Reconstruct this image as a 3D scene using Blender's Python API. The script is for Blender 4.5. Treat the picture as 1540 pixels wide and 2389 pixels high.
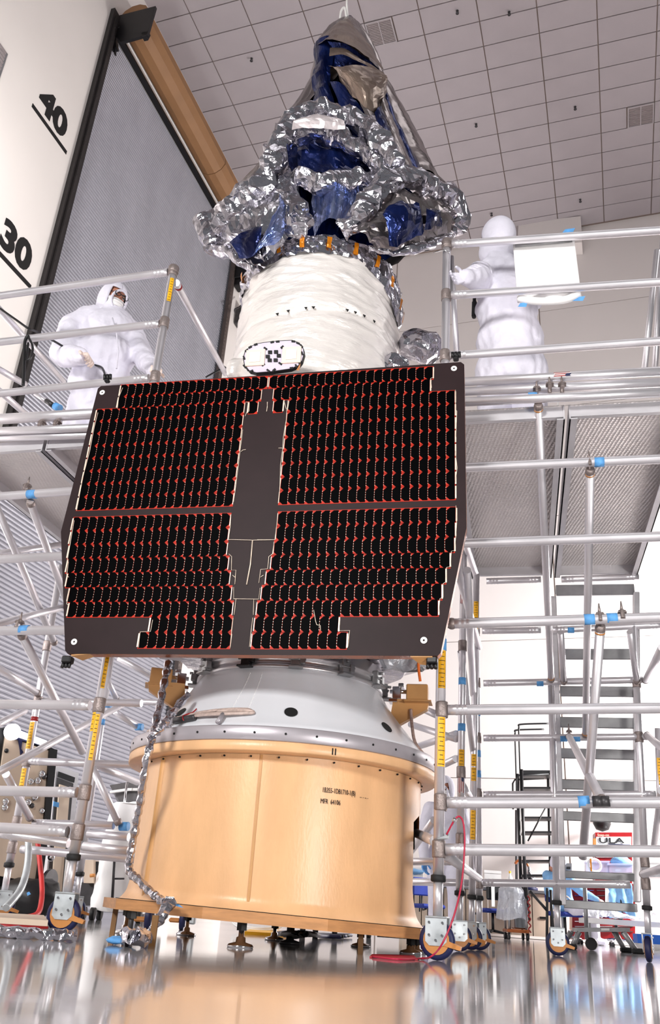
import bpy, bmesh, math, random
import numpy as np
from mathutils import Vector, Matrix, noise

random.seed(7)
S = bpy.context.scene
for o in list(bpy.data.objects):
    bpy.data.objects.remove(o, do_unlink=True)

# ---------------------------------------------------------------- camera
W_PX, H_PX = 1540.0, 2389.0
FPX = 1995.2
PITCH, ROLL, EYE = math.radians(25.343), math.radians(-3.799), 0.14
_fw = np.array([0, math.cos(PITCH), math.sin(PITCH)])
_r0 = np.array([1.0, 0, 0])
_u0 = np.cross(_r0, _fw)
RIGHT = math.cos(ROLL) * _r0 - math.sin(ROLL) * _u0
UP = math.cos(ROLL) * _u0 + math.sin(ROLL) * _r0
CAM = np.array([0, 0, EYE])
cd = bpy.data.cameras.new('camera')
cam = bpy.data.objects.new('camera', cd)
S.collection.objects.link(cam)
cd.sensor_fit = 'VERTICAL'
cd.sensor_height = 36.0
cd.lens = FPX / H_PX * 36.0
cd.clip_start, cd.clip_end = 0.02, 200
cd.dof.use_dof = False
cam.matrix_world = Matrix([[RIGHT[i], UP[i], -_fw[i], CAM[i]] for i in range(3)] + [[0, 0, 0, 1]])
S.camera = cam

# ---------------------------------------------------------------- world and light
S.view_settings.view_transform = 'Standard'
S.view_settings.look = 'None'
S.view_settings.gamma = 1.0
S.view_settings.use_curve_mapping = False
S.view_settings.exposure = 0.06
wd = bpy.data.worlds.new('hall_ambient')
S.world = wd
wd.use_nodes = True
bg = wd.node_tree.nodes['Background']
bg.inputs[0].default_value = (0.93, 0.95, 1.0, 1)
bg.inputs[1].default_value = 0.16

def area(name, loc, target, size, power, col=(1, 1, 1), size_y=None):
    l = bpy.data.lights.new(name, 'AREA')
    l.energy = power
    l.color = col
    l.shape = 'RECTANGLE'
    l.size = size
    l.size_y = size_y or size
    o = bpy.data.objects.new(name, l)
    S.collection.objects.link(o)
    o.location = loc
    d = Vector(target) - Vector(loc)
    o.rotation_euler = d.to_track_quat('-Z', 'Y').to_euler()
    return o

area('flood_lamp', (-3.2, -2.6, 3.6), (0.0, 5.0, 2.2), 1.6, 500, (1.0, 0.985, 0.96), 1.2)
area('flood_lamp', (3.0, -0.8, 0.7), (0.0, 5.0, 1.7), 0.9, 170, (1.0, 0.97, 0.93), 0.8)
area('high_bay_lamp', (2.5, 1.0, 17.0), (2.0, 5.0, 0.0), 7.0, 110, (1.0, 0.98, 0.975), 3.0)
area('high_bay_lamp', (12.0, 8.0, 15.0), (9.0, 14.0, 0.0), 5.0, 260, (1.0, 0.985, 0.97), 5.0)
area('far_wall_fill', (10.8, 14.6, 4.6), (6.0, 18.8, 2.6), 1.6, 2300, (1.0, 0.985, 0.98), 1.2)  # added light out of view, only to whiten the lower far wall
area('wall_flood_lamp', (-4.75, 7.2, 9.4), (-5.6, 10.0, 11.2), 1.0, 80, (1.0, 0.99, 0.98))

area('low_door_fill', (-5.3, 4.7, 2.6), (-5.3, 12.0, 2.6), 1.0, 300, (0.98, 0.985, 1.0))  # unseen fill added to brighten the lower part of the roll-up door

# ---------------------------------------------------------------- helpers: where things stand
def ray(px, py):
    return RIGHT * ((px - 770) / FPX) - UP * ((py - 1194.5) / FPX) + _fw
def at_z(px, py, z=0.0):
    d = ray(px, py); return CAM + d * ((z - EYE) / d[2])
def at_y(px, py, Y):
    d = ray(px, py); return CAM + d * (Y / d[1])
def on_plane(px, py, p0, n):
    d = ray(px, py); return CAM + d * (((np.array(p0) - CAM) @ n) / (d @ n))
def frame(deg, p):
    a = math.radians(deg)
    return np.array([math.cos(a), -math.sin(a), 0]), np.array([math.sin(a), math.cos(a), 0]), np.array([p[0], p[1], 0.0])
RT = frame(13, (0.608, 4.19))      # right scaffold: facade direction, depth direction, front post foot
LT = frame(15, (-1.17, 4.50))      # left scaffold
HALL = frame(19, (0.0, 0.0))       # the hall itself
PANEL = frame(12.3, (-0.131, 3.948))
def P(T, px, py, s=0.0):
    f, d, p = T
    return on_plane(px, py, p + d * s, d)
def G(T, f, s, z):
    return T[2] + T[0] * f + T[1] * s + np.array([0, 0, z])
def Lz(v): return np.array([v[0], v[1], 0.0])
AX = np.array([-0.1625, 4.897, 0.0])   # vertical axis of adapter, bus and telescope

# ---------------------------------------------------------------- helpers: meshes
def lin(c):
    r = []
    for v in c:
        v = v / 255.0
        r.append(v / 12.92 if v <= 0.04045 else ((v + 0.055) / 1.055) ** 2.4)
    return (r[0], r[1], r[2], 1.0)

def mat(name, col, rough=0.5, metal=0.0, var=0.0, vs=6.0, bump=0.0, bs=30.0, spec=0.5, stretch=(1, 1, 1), col2=None,
        rvar=0.0, trans=0.0, emis=None, alpha=1.0, coat=0.0, detail=4.0, bdist=0.02):
    m = bpy.data.materials.new(name)
    m.use_nodes = True
    nt = m.node_tree
    b = nt.nodes['Principled BSDF']
    c = lin(col)
    b.inputs['Base Color'].default_value = c
    b.inputs['Roughness'].default_value = rough
    b.inputs['Metallic'].default_value = metal
    b.inputs['Specular IOR Level'].default_value = spec
    b.inputs['Transmission Weight'].default_value = trans
    b.inputs['Alpha'].default_value = alpha
    b.inputs['Coat Weight'].default_value = coat
    b.inputs['Coat Roughness'].default_value = 0.08
    if emis:
        b.inputs['Emission Color'].default_value = lin(emis[0]); b.inputs['Emission Strength'].default_value = emis[1]
    if var or bump or rvar or col2:
        tc = nt.nodes.new('ShaderNodeTexCoord')
        mp = nt.nodes.new('ShaderNodeMapping')
        mp.inputs['Scale'].default_value = stretch
        nt.links.new(tc.outputs['Object'], mp.inputs['Vector'])
        nz = nt.nodes.new('ShaderNodeTexNoise')
        nz.inputs['Scale'].default_value = vs
        nz.inputs['Detail'].default_value = detail
        nt.links.new(mp.outputs[0], nz.inputs['Vector'])
        if var or col2:
            rp = nt.nodes.new('ShaderNodeValToRGB')
            if col2:
                a, d = c, lin(col2)
            else:
                a = tuple(min(1, x * (1 - var)) for x in c[:3]) + (1,)
                d = tuple(min(1, x * (1 + var)) for x in c[:3]) + (1,)
            rp.color_ramp.elements[0].position = 0.35; rp.color_ramp.elements[0].color = a
            rp.color_ramp.elements[1].position = 0.65; rp.color_ramp.elements[1].color = d
            nt.links.new(nz.outputs['Fac'], rp.inputs[0])
            nt.links.new(rp.outputs[0], b.inputs['Base Color'])
        if rvar:
            mr = nt.nodes.new('ShaderNodeMapRange')
            mr.inputs['From Min'].default_value = 0.3; mr.inputs['From Max'].default_value = 0.7
            mr.inputs['To Min'].default_value = max(0, rough - rvar); mr.inputs['To Max'].default_value = rough + rvar
            nt.links.new(nz.outputs['Fac'], mr.inputs['Value'])
            nt.links.new(mr.outputs[0], b.inputs['Roughness'])
        if bump:
            n2 = nt.nodes.new('ShaderNodeTexNoise')
            n2.inputs['Scale'].default_value = bs
            n2.inputs['Detail'].default_value = 5
            nt.links.new(mp.outputs[0], n2.inputs['Vector'])
            bp = nt.nodes.new('ShaderNodeBump')
            bp.inputs['Strength'].default_value = bump
            bp.inputs['Distance'].default_value = bdist
            nt.links.new(n2.outputs['Fac'], bp.inputs['Height'])
            nt.links.new(bp.outputs[0], b.inputs['Normal'])
    return m

class MB:
    def __init__(s): s.v = []; s.f = []; s.sm = []
    def add(s, vs, fs, smooth=False):
        k = len(s.v)
        s.v += [tuple(map(float, q)) for q in vs]
        for f in fs:
            s.f.append(tuple(i + k for i in f)); s.sm.append(smooth)
        return s
    def box(s, c, size, ax=None):
        c = np.array(c, float); h = np.array(size, float) / 2
        X, Y, Z = ax if ax is not None else (np.array([1, 0, 0]), np.array([0, 1, 0]), np.array([0, 0, 1]))
        vs = [c + X * h[0] * i + Y * h[1] * j + Z * h[2] * k for k in (-1, 1) for j in (-1, 1) for i in (-1, 1)]
        return s.add(vs, [(0, 2, 3, 1), (4, 5, 7, 6), (0, 1, 5, 4), (2, 6, 7, 3), (0, 4, 6, 2), (1, 3, 7, 5)])
    def cbox(s, c, size, ax=None, ch=0.01):
        """box with chamfered edges"""
        c = np.array(c, float); h = np.array(size, float) / 2
        A = ax if ax is not None else (np.array([1, 0, 0]), np.array([0, 1, 0]), np.array([0, 0, 1]))
        ch = min(ch, h.min() * 0.8)
        bm = bmesh.new()
        pts = []
        for i in (-1, 1):
            for j in (-1, 1):
                for k in (-1, 1):
                    for q in range(3):
                        t = [h[0] - ch, h[1] - ch, h[2] - ch]; t[q] = h[q]
                        pts.append(c + A[0] * i * t[0] + A[1] * j * t[1] + A[2] * k * t[2])
        for p in pts: bm.verts.new(p)
        bmesh.ops.convex_hull(bm, input=bm.verts)
        bm.verts.index_update()
        vs = [tuple(v.co) for v in bm.verts]; fs = [tuple(v.index for v in f.verts) for f in bm.faces]
        bm.free()
        return s.add(vs, fs)
    def hull(s, pts, smooth=False):
        bm = bmesh.new()
        for p in pts: bm.verts.new(tuple(p))
        bmesh.ops.convex_hull(bm, input=bm.verts)
        for v in [v for v in bm.verts if not v.link_faces]: bm.verts.remove(v)
        bm.verts.index_update()
        vs = [tuple(v.co) for v in bm.verts]; fs = [tuple(v.index for v in f.verts) for f in bm.faces]
        bm.free()
        return s.add(vs, fs, smooth)
    def path(s, pts, r, seg=8, caps=True, smooth=True, closed=False):
        pts = [np.array(p, float) for p in pts]
        n = len(pts)
        rs = r if hasattr(r, '__len__') else [r] * n
        T = []
        for i in range(n):
            a = pts[(i - 1) % n] if (closed or i > 0) else pts[0]
            b = pts[(i + 1) % n] if (closed or i < n - 1) else pts[-1]
            t = b - a; T.append(t / (np.linalg.norm(t) + 1e-12))
        up = np.array([0, 0, 1.0]) if abs(T[0][2]) < 0.9 else np.array([1.0, 0, 0])
        N = np.cross(T[0], up); N /= np.linalg.norm(N)
        vs = []
        for i in range(n):
            N = N - T[i] * (N @ T[i]); N /= (np.linalg.norm(N) + 1e-12)
            B = np.cross(T[i], N)
            for k in range(seg):
                a = 2 * math.pi * k / seg
                vs.append(pts[i] + (N * math.cos(a) + B * math.sin(a)) * rs[i])
        fs = []
        for i in range(n if closed else n - 1):
            j = (i + 1) % n
            for k in range(seg):
                l = (k + 1) % seg
                fs.append((i * seg + k, i * seg + l, j * seg + l, j * seg + k))
        s.add(vs, fs, smooth)
        if caps and not closed:
            k0 = len(s.v) - n * seg
            s.f.append(tuple(k0 + k for k in reversed(range(seg)))); s.sm.append(False)
            s.f.append(tuple(k0 + (n - 1) * seg + k for k in range(seg))); s.sm.append(False)
        return s
    def tube(s, p, q, r, r1=None, seg=14, caps=True):
        return s.path([p, q], [r, r1 if r1 is not None else r], seg, caps)
    def lathe(s, prof, c=(0, 0, 0), seg=48, smooth=True, a0=0.0, a1=2 * math.pi):
        full = abs(a1 - a0 - 2 * math.pi) < 1e-6
        m = seg if full else seg + 1
        vs = []
        for r, z in prof:
            for k in range(m):
                a = a0 + (a1 - a0) * k / seg
                vs.append((c[0] + r * math.sin(a), c[1] - r * math.cos(a), c[2] + z))
        fs = []
        for i in range(len(prof) - 1):
            for k in range(seg):
                l = (k + 1) % m
                fs.append((i * m + k, i * m + l, (i + 1) * m + l, (i + 1) * m + k))
        return s.add(vs, fs, smooth)
    def prism(s, loop, off, smooth=False):
        n = len(loop); off = np.array(off, float)
        vs = [np.array(p, float) for p in loop] + [np.array(p, float) + off for p in loop]
        fs = [tuple(reversed(range(n))), tuple(range(n, 2 * n))] + [(i, (i + 1) % n, n + (i + 1) % n, n + i) for i in range(n)]
        return s.add(vs, fs, smooth)
    def ball(s, c, r, seg=14, rings=9, ax=None):
        r = r if hasattr(r, '__len__') else (r, r, r)
        A = ax if ax is not None else (np.array([1, 0, 0]), np.array([0, 1, 0]), np.array([0, 0, 1]))
        c = np.array(c, float)
        vs = []
        for i in range(rings + 1):
            t = math.pi * i / rings
            for k in range(seg):
                a = 2 * math.pi * k / seg
                vs.append(c + A[0] * r[0] * math.sin(t) * math.cos(a) + A[1] * r[1] * math.sin(t) * math.sin(a) + A[2] * r[2] * math.cos(t))
        fs = [(i * seg + k, (i + 1) * seg + k, (i + 1) * seg + (k + 1) % seg, i * seg + (k + 1) % seg) for i in range(rings) for k in range(seg)]
        return s.add(vs, fs, True)
    def grid(s, fn, nu, nv, smooth=True):
        vs = [fn(i / nu, j / nv) for j in range(nv + 1) for i in range(nu + 1)]
        fs = [(j * (nu + 1) + i, j * (nu + 1) + i + 1, (j + 1) * (nu + 1) + i + 1, (j + 1) * (nu + 1) + i) for j in range(nv) for i in range(nu)]
        return s.add(vs, fs, smooth)
    def mesh(s, name, org=(0, 0, 0)):
        me = bpy.data.meshes.new(name)
        o = org
        me.from_pydata([(x - o[0], y - o[1], z - o[2]) for x, y, z in s.v], [], s.f)
        me.polygons.foreach_set('use_smooth', s.sm)
        me.update()
        return me

ORG = {}
def thing(name, label, cat, loc=(0, 0, 0), group=None):
    o = bpy.data.objects.new(name, None)
    S.collection.objects.link(o)
    o.location = tuple(map(float, loc)); o.empty_display_size = 0.1
    o['label'] = label; o['category'] = cat
    if group: o['group'] = group
    ORG[o.name] = np.array([float(q) for q in loc])
    return o
def put(name, me, m, parent=None, rel=(0, 0, 0), label=None, kind=None):
    o = bpy.data.objects.new(name, me)
    S.collection.objects.link(o)
    if m is not None and not me.materials: me.materials.append(m)
    if parent is not None: o.parent = parent
    o.location = tuple(map(float, rel))
    if label: o['label'] = label
    if kind: o['kind'] = kind
    return o
def part(name, mb, m, parent, label=None, kind=None):
    org = ORG[parent.name]
    o = put(name, mb.mesh(name, org), m, parent, (0, 0, 0), label, kind)
    ORG[o.name] = org
    return o
def inst(name, me, m, parent, world, rot=None, label=None):
    org = ORG[parent.name]
    o = put(name, me, m, parent, np.array(world, float) - org, label)
    if rot is not None: o.rotation_euler = rot
    ORG[o.name] = org
    return o
def solo(name, mb, m, label, cat, loc=None, group=None):
    loc = np.array(loc if loc is not None else np.mean(np.array(mb.v), axis=0) * np.array([1, 1, 0]) + np.array([0, 0, min(q[2] for q in mb.v)]), float)
    o = put(name, mb.mesh(name, loc), m, None, loc)
    o['label'] = label; o['category'] = cat
    if group: o['group'] = group
    ORG[o.name] = loc
    return o
def struct(name, mb, m):
    o = put(name, mb.mesh(name), m); o['kind'] = 'structure'; ORG[o.name] = np.zeros(3)
    return o
def finish(o, sub=0, bevel=0.0, solid=0.0):
    if solid:
        q = o.modifiers.new('solid', 'SOLIDIFY'); q.thickness = solid; q.offset = 0
    if bevel:
        q = o.modifiers.new('bevel', 'BEVEL'); q.width = bevel; q.segments = 2; q.limit_method = 'ANGLE'
    if sub:
        q = o.modifiers.new('sub', 'SUBSURF'); q.levels = sub; q.render_levels = sub
    return o
def bake(mb, mods, name):
    """mesh after modifiers, as plain data"""
    me = mb.mesh('tmp'); o = bpy.data.objects.new('tmp', me); S.collection.objects.link(o)
    for typ, kw in mods:
        q = o.modifiers.new(typ, typ)
        for k, v in kw.items(): setattr(q, k, v)
    dg = bpy.context.evaluated_depsgraph_get()
    r = bpy.data.meshes.new_from_object(o.evaluated_get(dg))
    r.name = name
    bpy.data.objects.remove(o, do_unlink=True)
    return r
def blob(mb, name, voxel=0.014, smooth=6, parent=None, m=None, fac=0.5, wrinkle=0.0, wf=9.0):
    me = bake(mb, [('REMESH', dict(mode='VOXEL', voxel_size=voxel, use_smooth_shade=True)), ('SMOOTH', dict(factor=fac, iterations=smooth))], name)
    org = ORG[parent.name]
    me.update()
    if wrinkle:
        nn = [v.normal.copy() for v in me.vertices]
        for v, n in zip(me.vertices, nn):
            q = v.co
            w = noise.noise(Vector((q.x * wf, q.y * wf, q.z * wf * 0.55))) + 0.6 * (1 - 2 * abs(noise.noise(Vector((q.x * wf * 1.7 + 9, q.y * wf * 1.7, q.z * wf * 1.1)))))
            v.co = q + n * (w * wrinkle)
    for v in me.vertices: v.co -= Vector(org)
    me.polygons.foreach_set('use_smooth', [True] * len(me.polygons))
    o = put(name, me, m, parent); ORG[o.name] = org
    return o
def cap(mb, p, q, r0, r1, n=9):
    """capsule chain used inside blobs"""
    p, q = np.array(p, float), np.array(q, float)
    mb.ball(p, r0, 14, 8); mb.ball(q, r1, 14, 8); mb.tube(p, q, r0, r1, 14)
    return mb
def crumple(mb, amp, sc, seed=0.0, ridged=1.0, sx=(1, 1, 1)):
    """pushes the vertices about as crumpled film does (facets of their own)"""
    out = []
    for x, y, z in mb.v:
        q = Vector((x * sc * sx[0] + seed, y * sc * sx[1] + seed * 1.7, z * sc * sx[2] - seed))
        d = noise.noise_vector(q)
        e = noise.noise_vector(q * 2.3 + Vector((5, 1, 3)))
        w = noise.cell_vector(q * 1.3)
        out.append((x + amp * (d.x + 0.5 * e.x + ridged * 0.25 * (w.x - .5)), y + amp * (d.y + 0.5 * e.y + ridged * .25 * (w.y - .5)), z + amp * (d.z + 0.5 * e.z + ridged * .25 * (w.z - .5))))
    mb.v = out
    return mb
def catmull(pts, n=8):
    pts = [np.array(p, float) for p in pts]
    out = []
    for i in range(len(pts) - 1):
        p0 = pts[max(i - 1, 0)]; p1 = pts[i]; p2 = pts[i + 1]; p3 = pts[min(i + 2, len(pts) - 1)]
        for k in range(n):
            t = k / n
            out.append(0.5 * ((2 * p1) + (-p0 + p2) * t + (2 * p0 - 5 * p1 + 4 * p2 - p3) * t * t + (-p0 + 3 * p1 - 3 * p2 + p3) * t ** 3))
    out.append(pts[-1])
    return out
def text(name, s, size, m, origin, xd, yd, parent, bold=0.0, depth=0.002, align='LEFT', sx=1.0, bend=None):
    cu = bpy.data.curves.new(name, 'FONT')
    cu.body = s; cu.size = size; cu.offset = bold; cu.extrude = depth; cu.align_x = align; cu.resolution_u = 4
    o = bpy.data.objects.new(name, cu); S.collection.objects.link(o)
    dg = bpy.context.evaluated_depsgraph_get()
    me = bpy.data.meshes.new_from_object(o.evaluated_get(dg))
    bpy.data.objects.remove(o, do_unlink=True)
    xd = np.array(xd, float); yd = np.array(yd, float); zd = np.cross(xd, yd)
    org = ORG[parent.name]
    for v in me.vertices:
        x, y, z = v.co.x * sx, v.co.y, v.co.z
        w = bend(x, y, z) if bend else np.array(origin, float) + xd * x + yd * y + zd * z
        v.co = Vector(w - org)
    me.materials.clear()
    o = put(name, me, m, parent); ORG[o.name] = org
    return o

# ---------------------------------------------------------------- materials
M = {}
M['alu'] = mat('tube_aluminium', (226, 223, 228), 0.36, 0.72, var=0.04, vs=4, rvar=0.04)
M['cast'] = mat('cast_aluminium', (150, 138, 135), 0.5, 0.7, var=0.15, vs=30, bump=0.2, bs=120)
M['deck'] = None
M['tape'] = mat('blue_tape', (92, 160, 222), 0.6, 0, var=0.12, vs=40)
M['yellow'] = mat('yellow_label', (240, 178, 20), 0.5, 0, var=0.05)
M['black'] = mat('black_plastic', (16, 15, 18), 0.45, 0, var=0.2)
M['rubber'] = mat('black_rubber', (20, 20, 22), 0.7)
M['navy'] = mat('navy_tyre', (18, 24, 70), 0.5)
M['zinc'] = mat('zinc_plate', (188, 194, 198), 0.42, 0.6, var=0.12, vs=14, rvar=0.1)
M['amber'] = mat('amber_brake', (192, 128, 66), 0.45, 0.1, var=0.1)
M['white'] = mat('white_paint', (236, 234, 232), 0.5, 0, var=0.03)
M['red'] = mat('red_enamel', (146, 16, 22), 0.35, 0, var=0.08)
M['steel'] = mat('grey_steel', (150, 150, 152), 0.4, 0.6, var=0.1, vs=10)
M['dark_steel'] = mat('dark_steel', (70, 68, 70), 0.45, 0.5, var=0.15, vs=12)
M['chrome'] = mat('chrome', (225, 225, 228), 0.12, 1.0)
M['suit'] = mat('clean_suit', (226, 223, 236), 0.85, 0, var=0.02, vs=20, bump=0.45, bs=14, bdist=0.02)
M['glove'] = mat('pale_glove', (238, 218, 208), 0.6, 0, var=0.04)
M['bglove'] = mat('blue_glove', (90, 150, 215), 0.55)
M['skin'] = mat('skin', (190, 128, 104), 0.55, 0, var=0.06, vs=30)
M['smock'] = mat('blue_smock', (128, 176, 222), 0.8, 0, var=0.10, vs=7, bump=0.3, bs=18)
M['blue_seat'] = mat('blue_seat', (32, 52, 140), 0.8, 0, var=0.1)
M['beige'] = mat('beige_enamel', (206, 186, 166), 0.5, 0, var=0.05, vs=3)
M['print'] = mat('black_print', (30, 18, 14), 0.6)
M['copper'] = mat('brown_tape', (158, 84, 40), 0.32, 0.25, var=0.28, vs=8, stretch=(1, 1, 4), rvar=0.1)
M['panel'] = mat('panel_face', (40, 27, 29), 0.5, 0, var=0.10, vs=5, spec=0.15)
M['cell'] = mat('cell_glass', (1, 1, 2), 0.5, 0, spec=0.02)
M['redkap'] = mat('red_underlay', (184, 40, 20), 0.5, 0, var=0.14, vs=25, spec=0.2)
M['silverwire'] = mat('bus_wire', (232, 214, 196), 0.4, 0.2, var=0.1, vs=40)
M['tan'] = mat('adapter_tan', (226, 178, 132), 0.34, 0, var=0.10, vs=3.5, stretch=(1.6, 1.6, 0.5), bump=0.06, bs=60, spec=0.4, detail=7)
M['tan_dark'] = mat('adapter_tan_dark', (196, 146, 92), 0.42, 0, var=0.10, vs=5)
M['wood'] = mat('plate_brown', (190, 136, 88), 0.5, 0, var=0.14, vs=9, stretch=(1, 1, 6))
M['cone'] = mat('cone_white', (226, 228, 234), 0.30, 0.12, var=0.02, vs=3, coat=0.3)
M['flange'] = mat('flange_grey', (176, 170, 176), 0.38, 0.45, var=0.06, vs=6)
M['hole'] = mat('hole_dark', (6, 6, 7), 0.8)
M['foil'] = mat('silver_foil', (196, 194, 202), 0.13, 0.97, bump=0.40, bs=13, rvar=0.06, vs=6, bdist=0.03)
M['film'] = mat('smoky_film', (150, 142, 142), 0.22, 0.85, var=0.22, vs=3.0, stretch=(3.0, 3.0, 0.5), bump=0.12, bs=12)
M['hood'] = mat('taupe_film', (122, 106, 98), 0.30, 0.65, var=0.16, vs=5.0, bump=0.2, bs=10, col2=(146, 128, 116))
M['bluefilm'] = mat('blue_film', (9, 16, 56), 0.16, 0.65, col2=(26, 44, 104), vs=3.5, stretch=(2.5, 2.5, 0.7), bump=0.25, bs=9, bdist=0.03)
M['paleblue'] = mat('pale_blue_film', (84, 104, 164), 0.16, 0.85, col2=(160, 172, 212), vs=5, stretch=(4, 4, .5), bump=0.3, bs=10, bdist=0.03)
M['mli'] = mat('white_blanket', (246, 240, 236), 0.30, 0.22, var=0.02, vs=4, bump=0.6, bs=6, stretch=(1, 1, 3.2), bdist=0.04, coat=0.2)
M['amber_tape'] = mat('amber_film_tape', (214, 128, 22), 0.25, 0.35, var=0.1, vs=30)
M['poly'] = mat('clear_wrap', (205, 208, 216), 0.18, 0.2, bump=0.6, bs=18, alpha=0.62, spec=0.8, bdist=0.03)
M['bin'] = mat('clear_bin', (205, 210, 240), 0.25, 0, alpha=0.55, spec=0.6)
M['board'] = mat('white_sheet', (248, 246, 246), 0.6, 0, var=0.01)
M['glass'] = mat('spectacle_glass', (235, 235, 240), 0.05, 0, alpha=0.25, spec=0.8)

# ================================================================ the hall
WU, FV, CZ = -8.50, 19.15, 17.97
UD, VD = HALL[0], HALL[1]
ZD = np.array([0, 0, 1.0])
HB = (UD, VD, ZD)
def hbox(mb, u0, u1, v0, v1, z0, z1):
    return mb.box(G(HALL, (u0 + u1) / 2, (v0 + v1) / 2, (z0 + z1) / 2), (u1 - u0, v1 - v0, z1 - z0), HB)

m = mat('floor_epoxy', (178, 175, 176), 0.07, 0, var=0.06, vs=0.6, rvar=0.025, spec=0.75, coat=0.35, bump=0.012, bs=5)
struct('floor', hbox(MB(), -9, 26, -9, 19.4, -0.3, 0.0), m)
mw = mat('wall_paint', (238, 231, 226), 0.6, 0, var=0.02, vs=0.5, spec=0.3)
w = MB()
hbox(w, WU - 0.3, WU, -9, 9.32, 0, CZ + .3); hbox(w, WU - 0.3, WU, 15.66, FV, 0, CZ + .3); hbox(w, WU - 0.3, WU, 9.32, 15.66, 16.07, CZ + .3)
wall_left = struct('wall_left', w, mw)
mf = mat('far_wall_paint', (232, 224, 221), 0.65, 0, var=0.02, vs=0.4, spec=0.3)
wall_far = struct('wall_far', hbox(MB(), -9, 26, FV + .05, FV + .35, 0, CZ + .3), mat('panel_joint', (196, 184, 176), 0.8))
pm = hbox(MB(), -1.985, 1.985, -.03, .03, 0.008, 3.042).mesh('wall_panel')
pm.materials.append(mf)
for i in range(8):
    for k in range(6):
        inst('wall_panel', pm, mf, wall_far, G(HALL, -7.0 + 4 * i - (0.0 if k < 4 else 0), FV + .02, 3.05 * k))
ceil = struct('ceiling', hbox(MB(), -9, 26, -9, FV + .35, CZ + .02, CZ + .2), mat('ceiling_grid', (128, 112, 104), 0.8))
tm = hbox(MB(), -.598, .598, -.294, .294, -.0, .03).mesh('ceiling_tile')
mt = mat('ceiling_tile_face', (172, 164, 167), 0.8, 0, var=0.03, vs=1.3)
tm.materials.append(mt)
g0 = at_z(860 + 915 / 2.2647, 303 / 2.2647, CZ)
gu, gv = (g0 @ UD) % 1.22, (g0 @ VD) % 0.61
vents = [at_z(900, 62, CZ), at_z(1485, 277, CZ), at_z(988, 357, CZ)]
cand, rest = [], MB()
for i in range(-9, 22):
    for k in range(-16, 33):
        u, v = gu + 1.22 * (i + .5), gv + .61 * (k + .5)
        if u < WU - .1 or u > 25 or v > FV - .3: continue
        c = G(HALL, u, v, CZ - .01)
        q = c - CAM; dz = q @ _fw
        x, y = (770 + FPX * (q @ RIGHT) / dz, 1194.5 - FPX * (q @ UP) / dz) if dz > .5 else (9e9, 9e9)
        vis = -60 < x < 1600 and -40 < y < 640
        if any(abs((vv - c) @ UD) < .61 and abs((vv - c) @ VD) < .305 for vv in vents):
            vis = None
            hbox(rest, u - .598, u - .02, v - .294, v + .294, CZ - .01, CZ + .02) if (min(vents, key=lambda t: np.linalg.norm(t - c)) - c) @ UD > 0 else hbox(rest, u + .02, u + .598, v - .294, v + .294, CZ - .01, CZ + .02)
            continue
        if vis: cand.append((np.linalg.norm(q), tuple(c)))
        else: hbox(rest, u - .598, u + .598, v - .294, v + .294, CZ - .01, CZ + .02)
cand.sort()
for _, c in cand[:300]: inst('ceiling_tile', tm, mt, ceil, c)
for _, c in cand[300:]:
    q = np.array(c); hbox(rest, q @ UD - .598, q @ UD + .598, q @ VD - .294, q @ VD + .294, CZ - .01, CZ + .02)
part('ceiling_tile_field', rest, mt, ceil, kind='stuff')
mg = mat('vent_grille', (150, 140, 140), 0.6, 0, var=0.05, vs=60)
for c, lab in zip(vents, ['grey return vent in the ceiling right of the foil tip', 'grey return vent in the ceiling at far right', 'grey ceiling vent half hidden behind the right edge of the foil cover']):
    ku = math.floor((c @ UD - gu) / .61); kv = math.floor((c @ VD - gv) / .61)
    uu, vv = gu + .61 * (ku + .5), gv + .61 * (kv + .5)
    c = G(HALL, uu, vv, CZ - .02)
    t = thing('ceiling_vent', lab, 'vent', c)
    fr = MB()
    for a, b, d, e in ((-.3, .3, -.3, -.27), (-.3, .3, .27, .3), (-.3, -.27, -.27, .27), (.27, .3, -.27, .27), (-.012, .012, -.27, .27)):
        hbox(fr, uu + a, uu + b, vv + d, vv + e, CZ - .035, CZ + .0)
    part('frame', fr, mt, t)
    for s in (-1, 1):
        gr = MB()
        for k in range(14): hbox(gr, uu + s * .14 - .125, uu + s * .14 + .125, vv - .26 + .038 * k, vv - .235 + .038 * k, CZ - .025, CZ - .01)
        hbox(gr, uu + s * .14 - .127, uu + s * .14 + .127, vv - .27, vv + .27, CZ - .012, CZ - .004)
        part('grille', gr, mg, t)
for k, (x, y) in enumerate([(587, 139), (1067, 28), (1188, 31), (1111, 292), (1342, 252), (1354, 468), (1147, 500)]):
    c = at_z(x, y, CZ - .05)
    s_ = MB().lathe([(.0, -.05), (.035, -.05), (.035, -.035), (.012, -.03), (.012, .03), (.03, .03), (.03, .045)], c, 10)
    solo('sprinkler_head', s_, M['dark_steel'], 'small dark sprinkler head in the ceiling, ' + ['left of the foil tip', 'right of the vent beside the foil tip', 'rightmost of the two near the top edge', 'right of the middle of the foil cover', 'left of the far right vent', 'low at right above the deck rail', 'above the hooded worker at right'][k], 'sprinkler', group='ceiling sprinkler heads')

so = MB(); so.prism([on_plane(x, y, G(HALL, 0, FV - .5, 0), VD) for x, y in ((1206, 580), (1358, 565), (1355, 504), (1210, 521))], VD * .48); struct('trim_1', so, mf)

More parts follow.
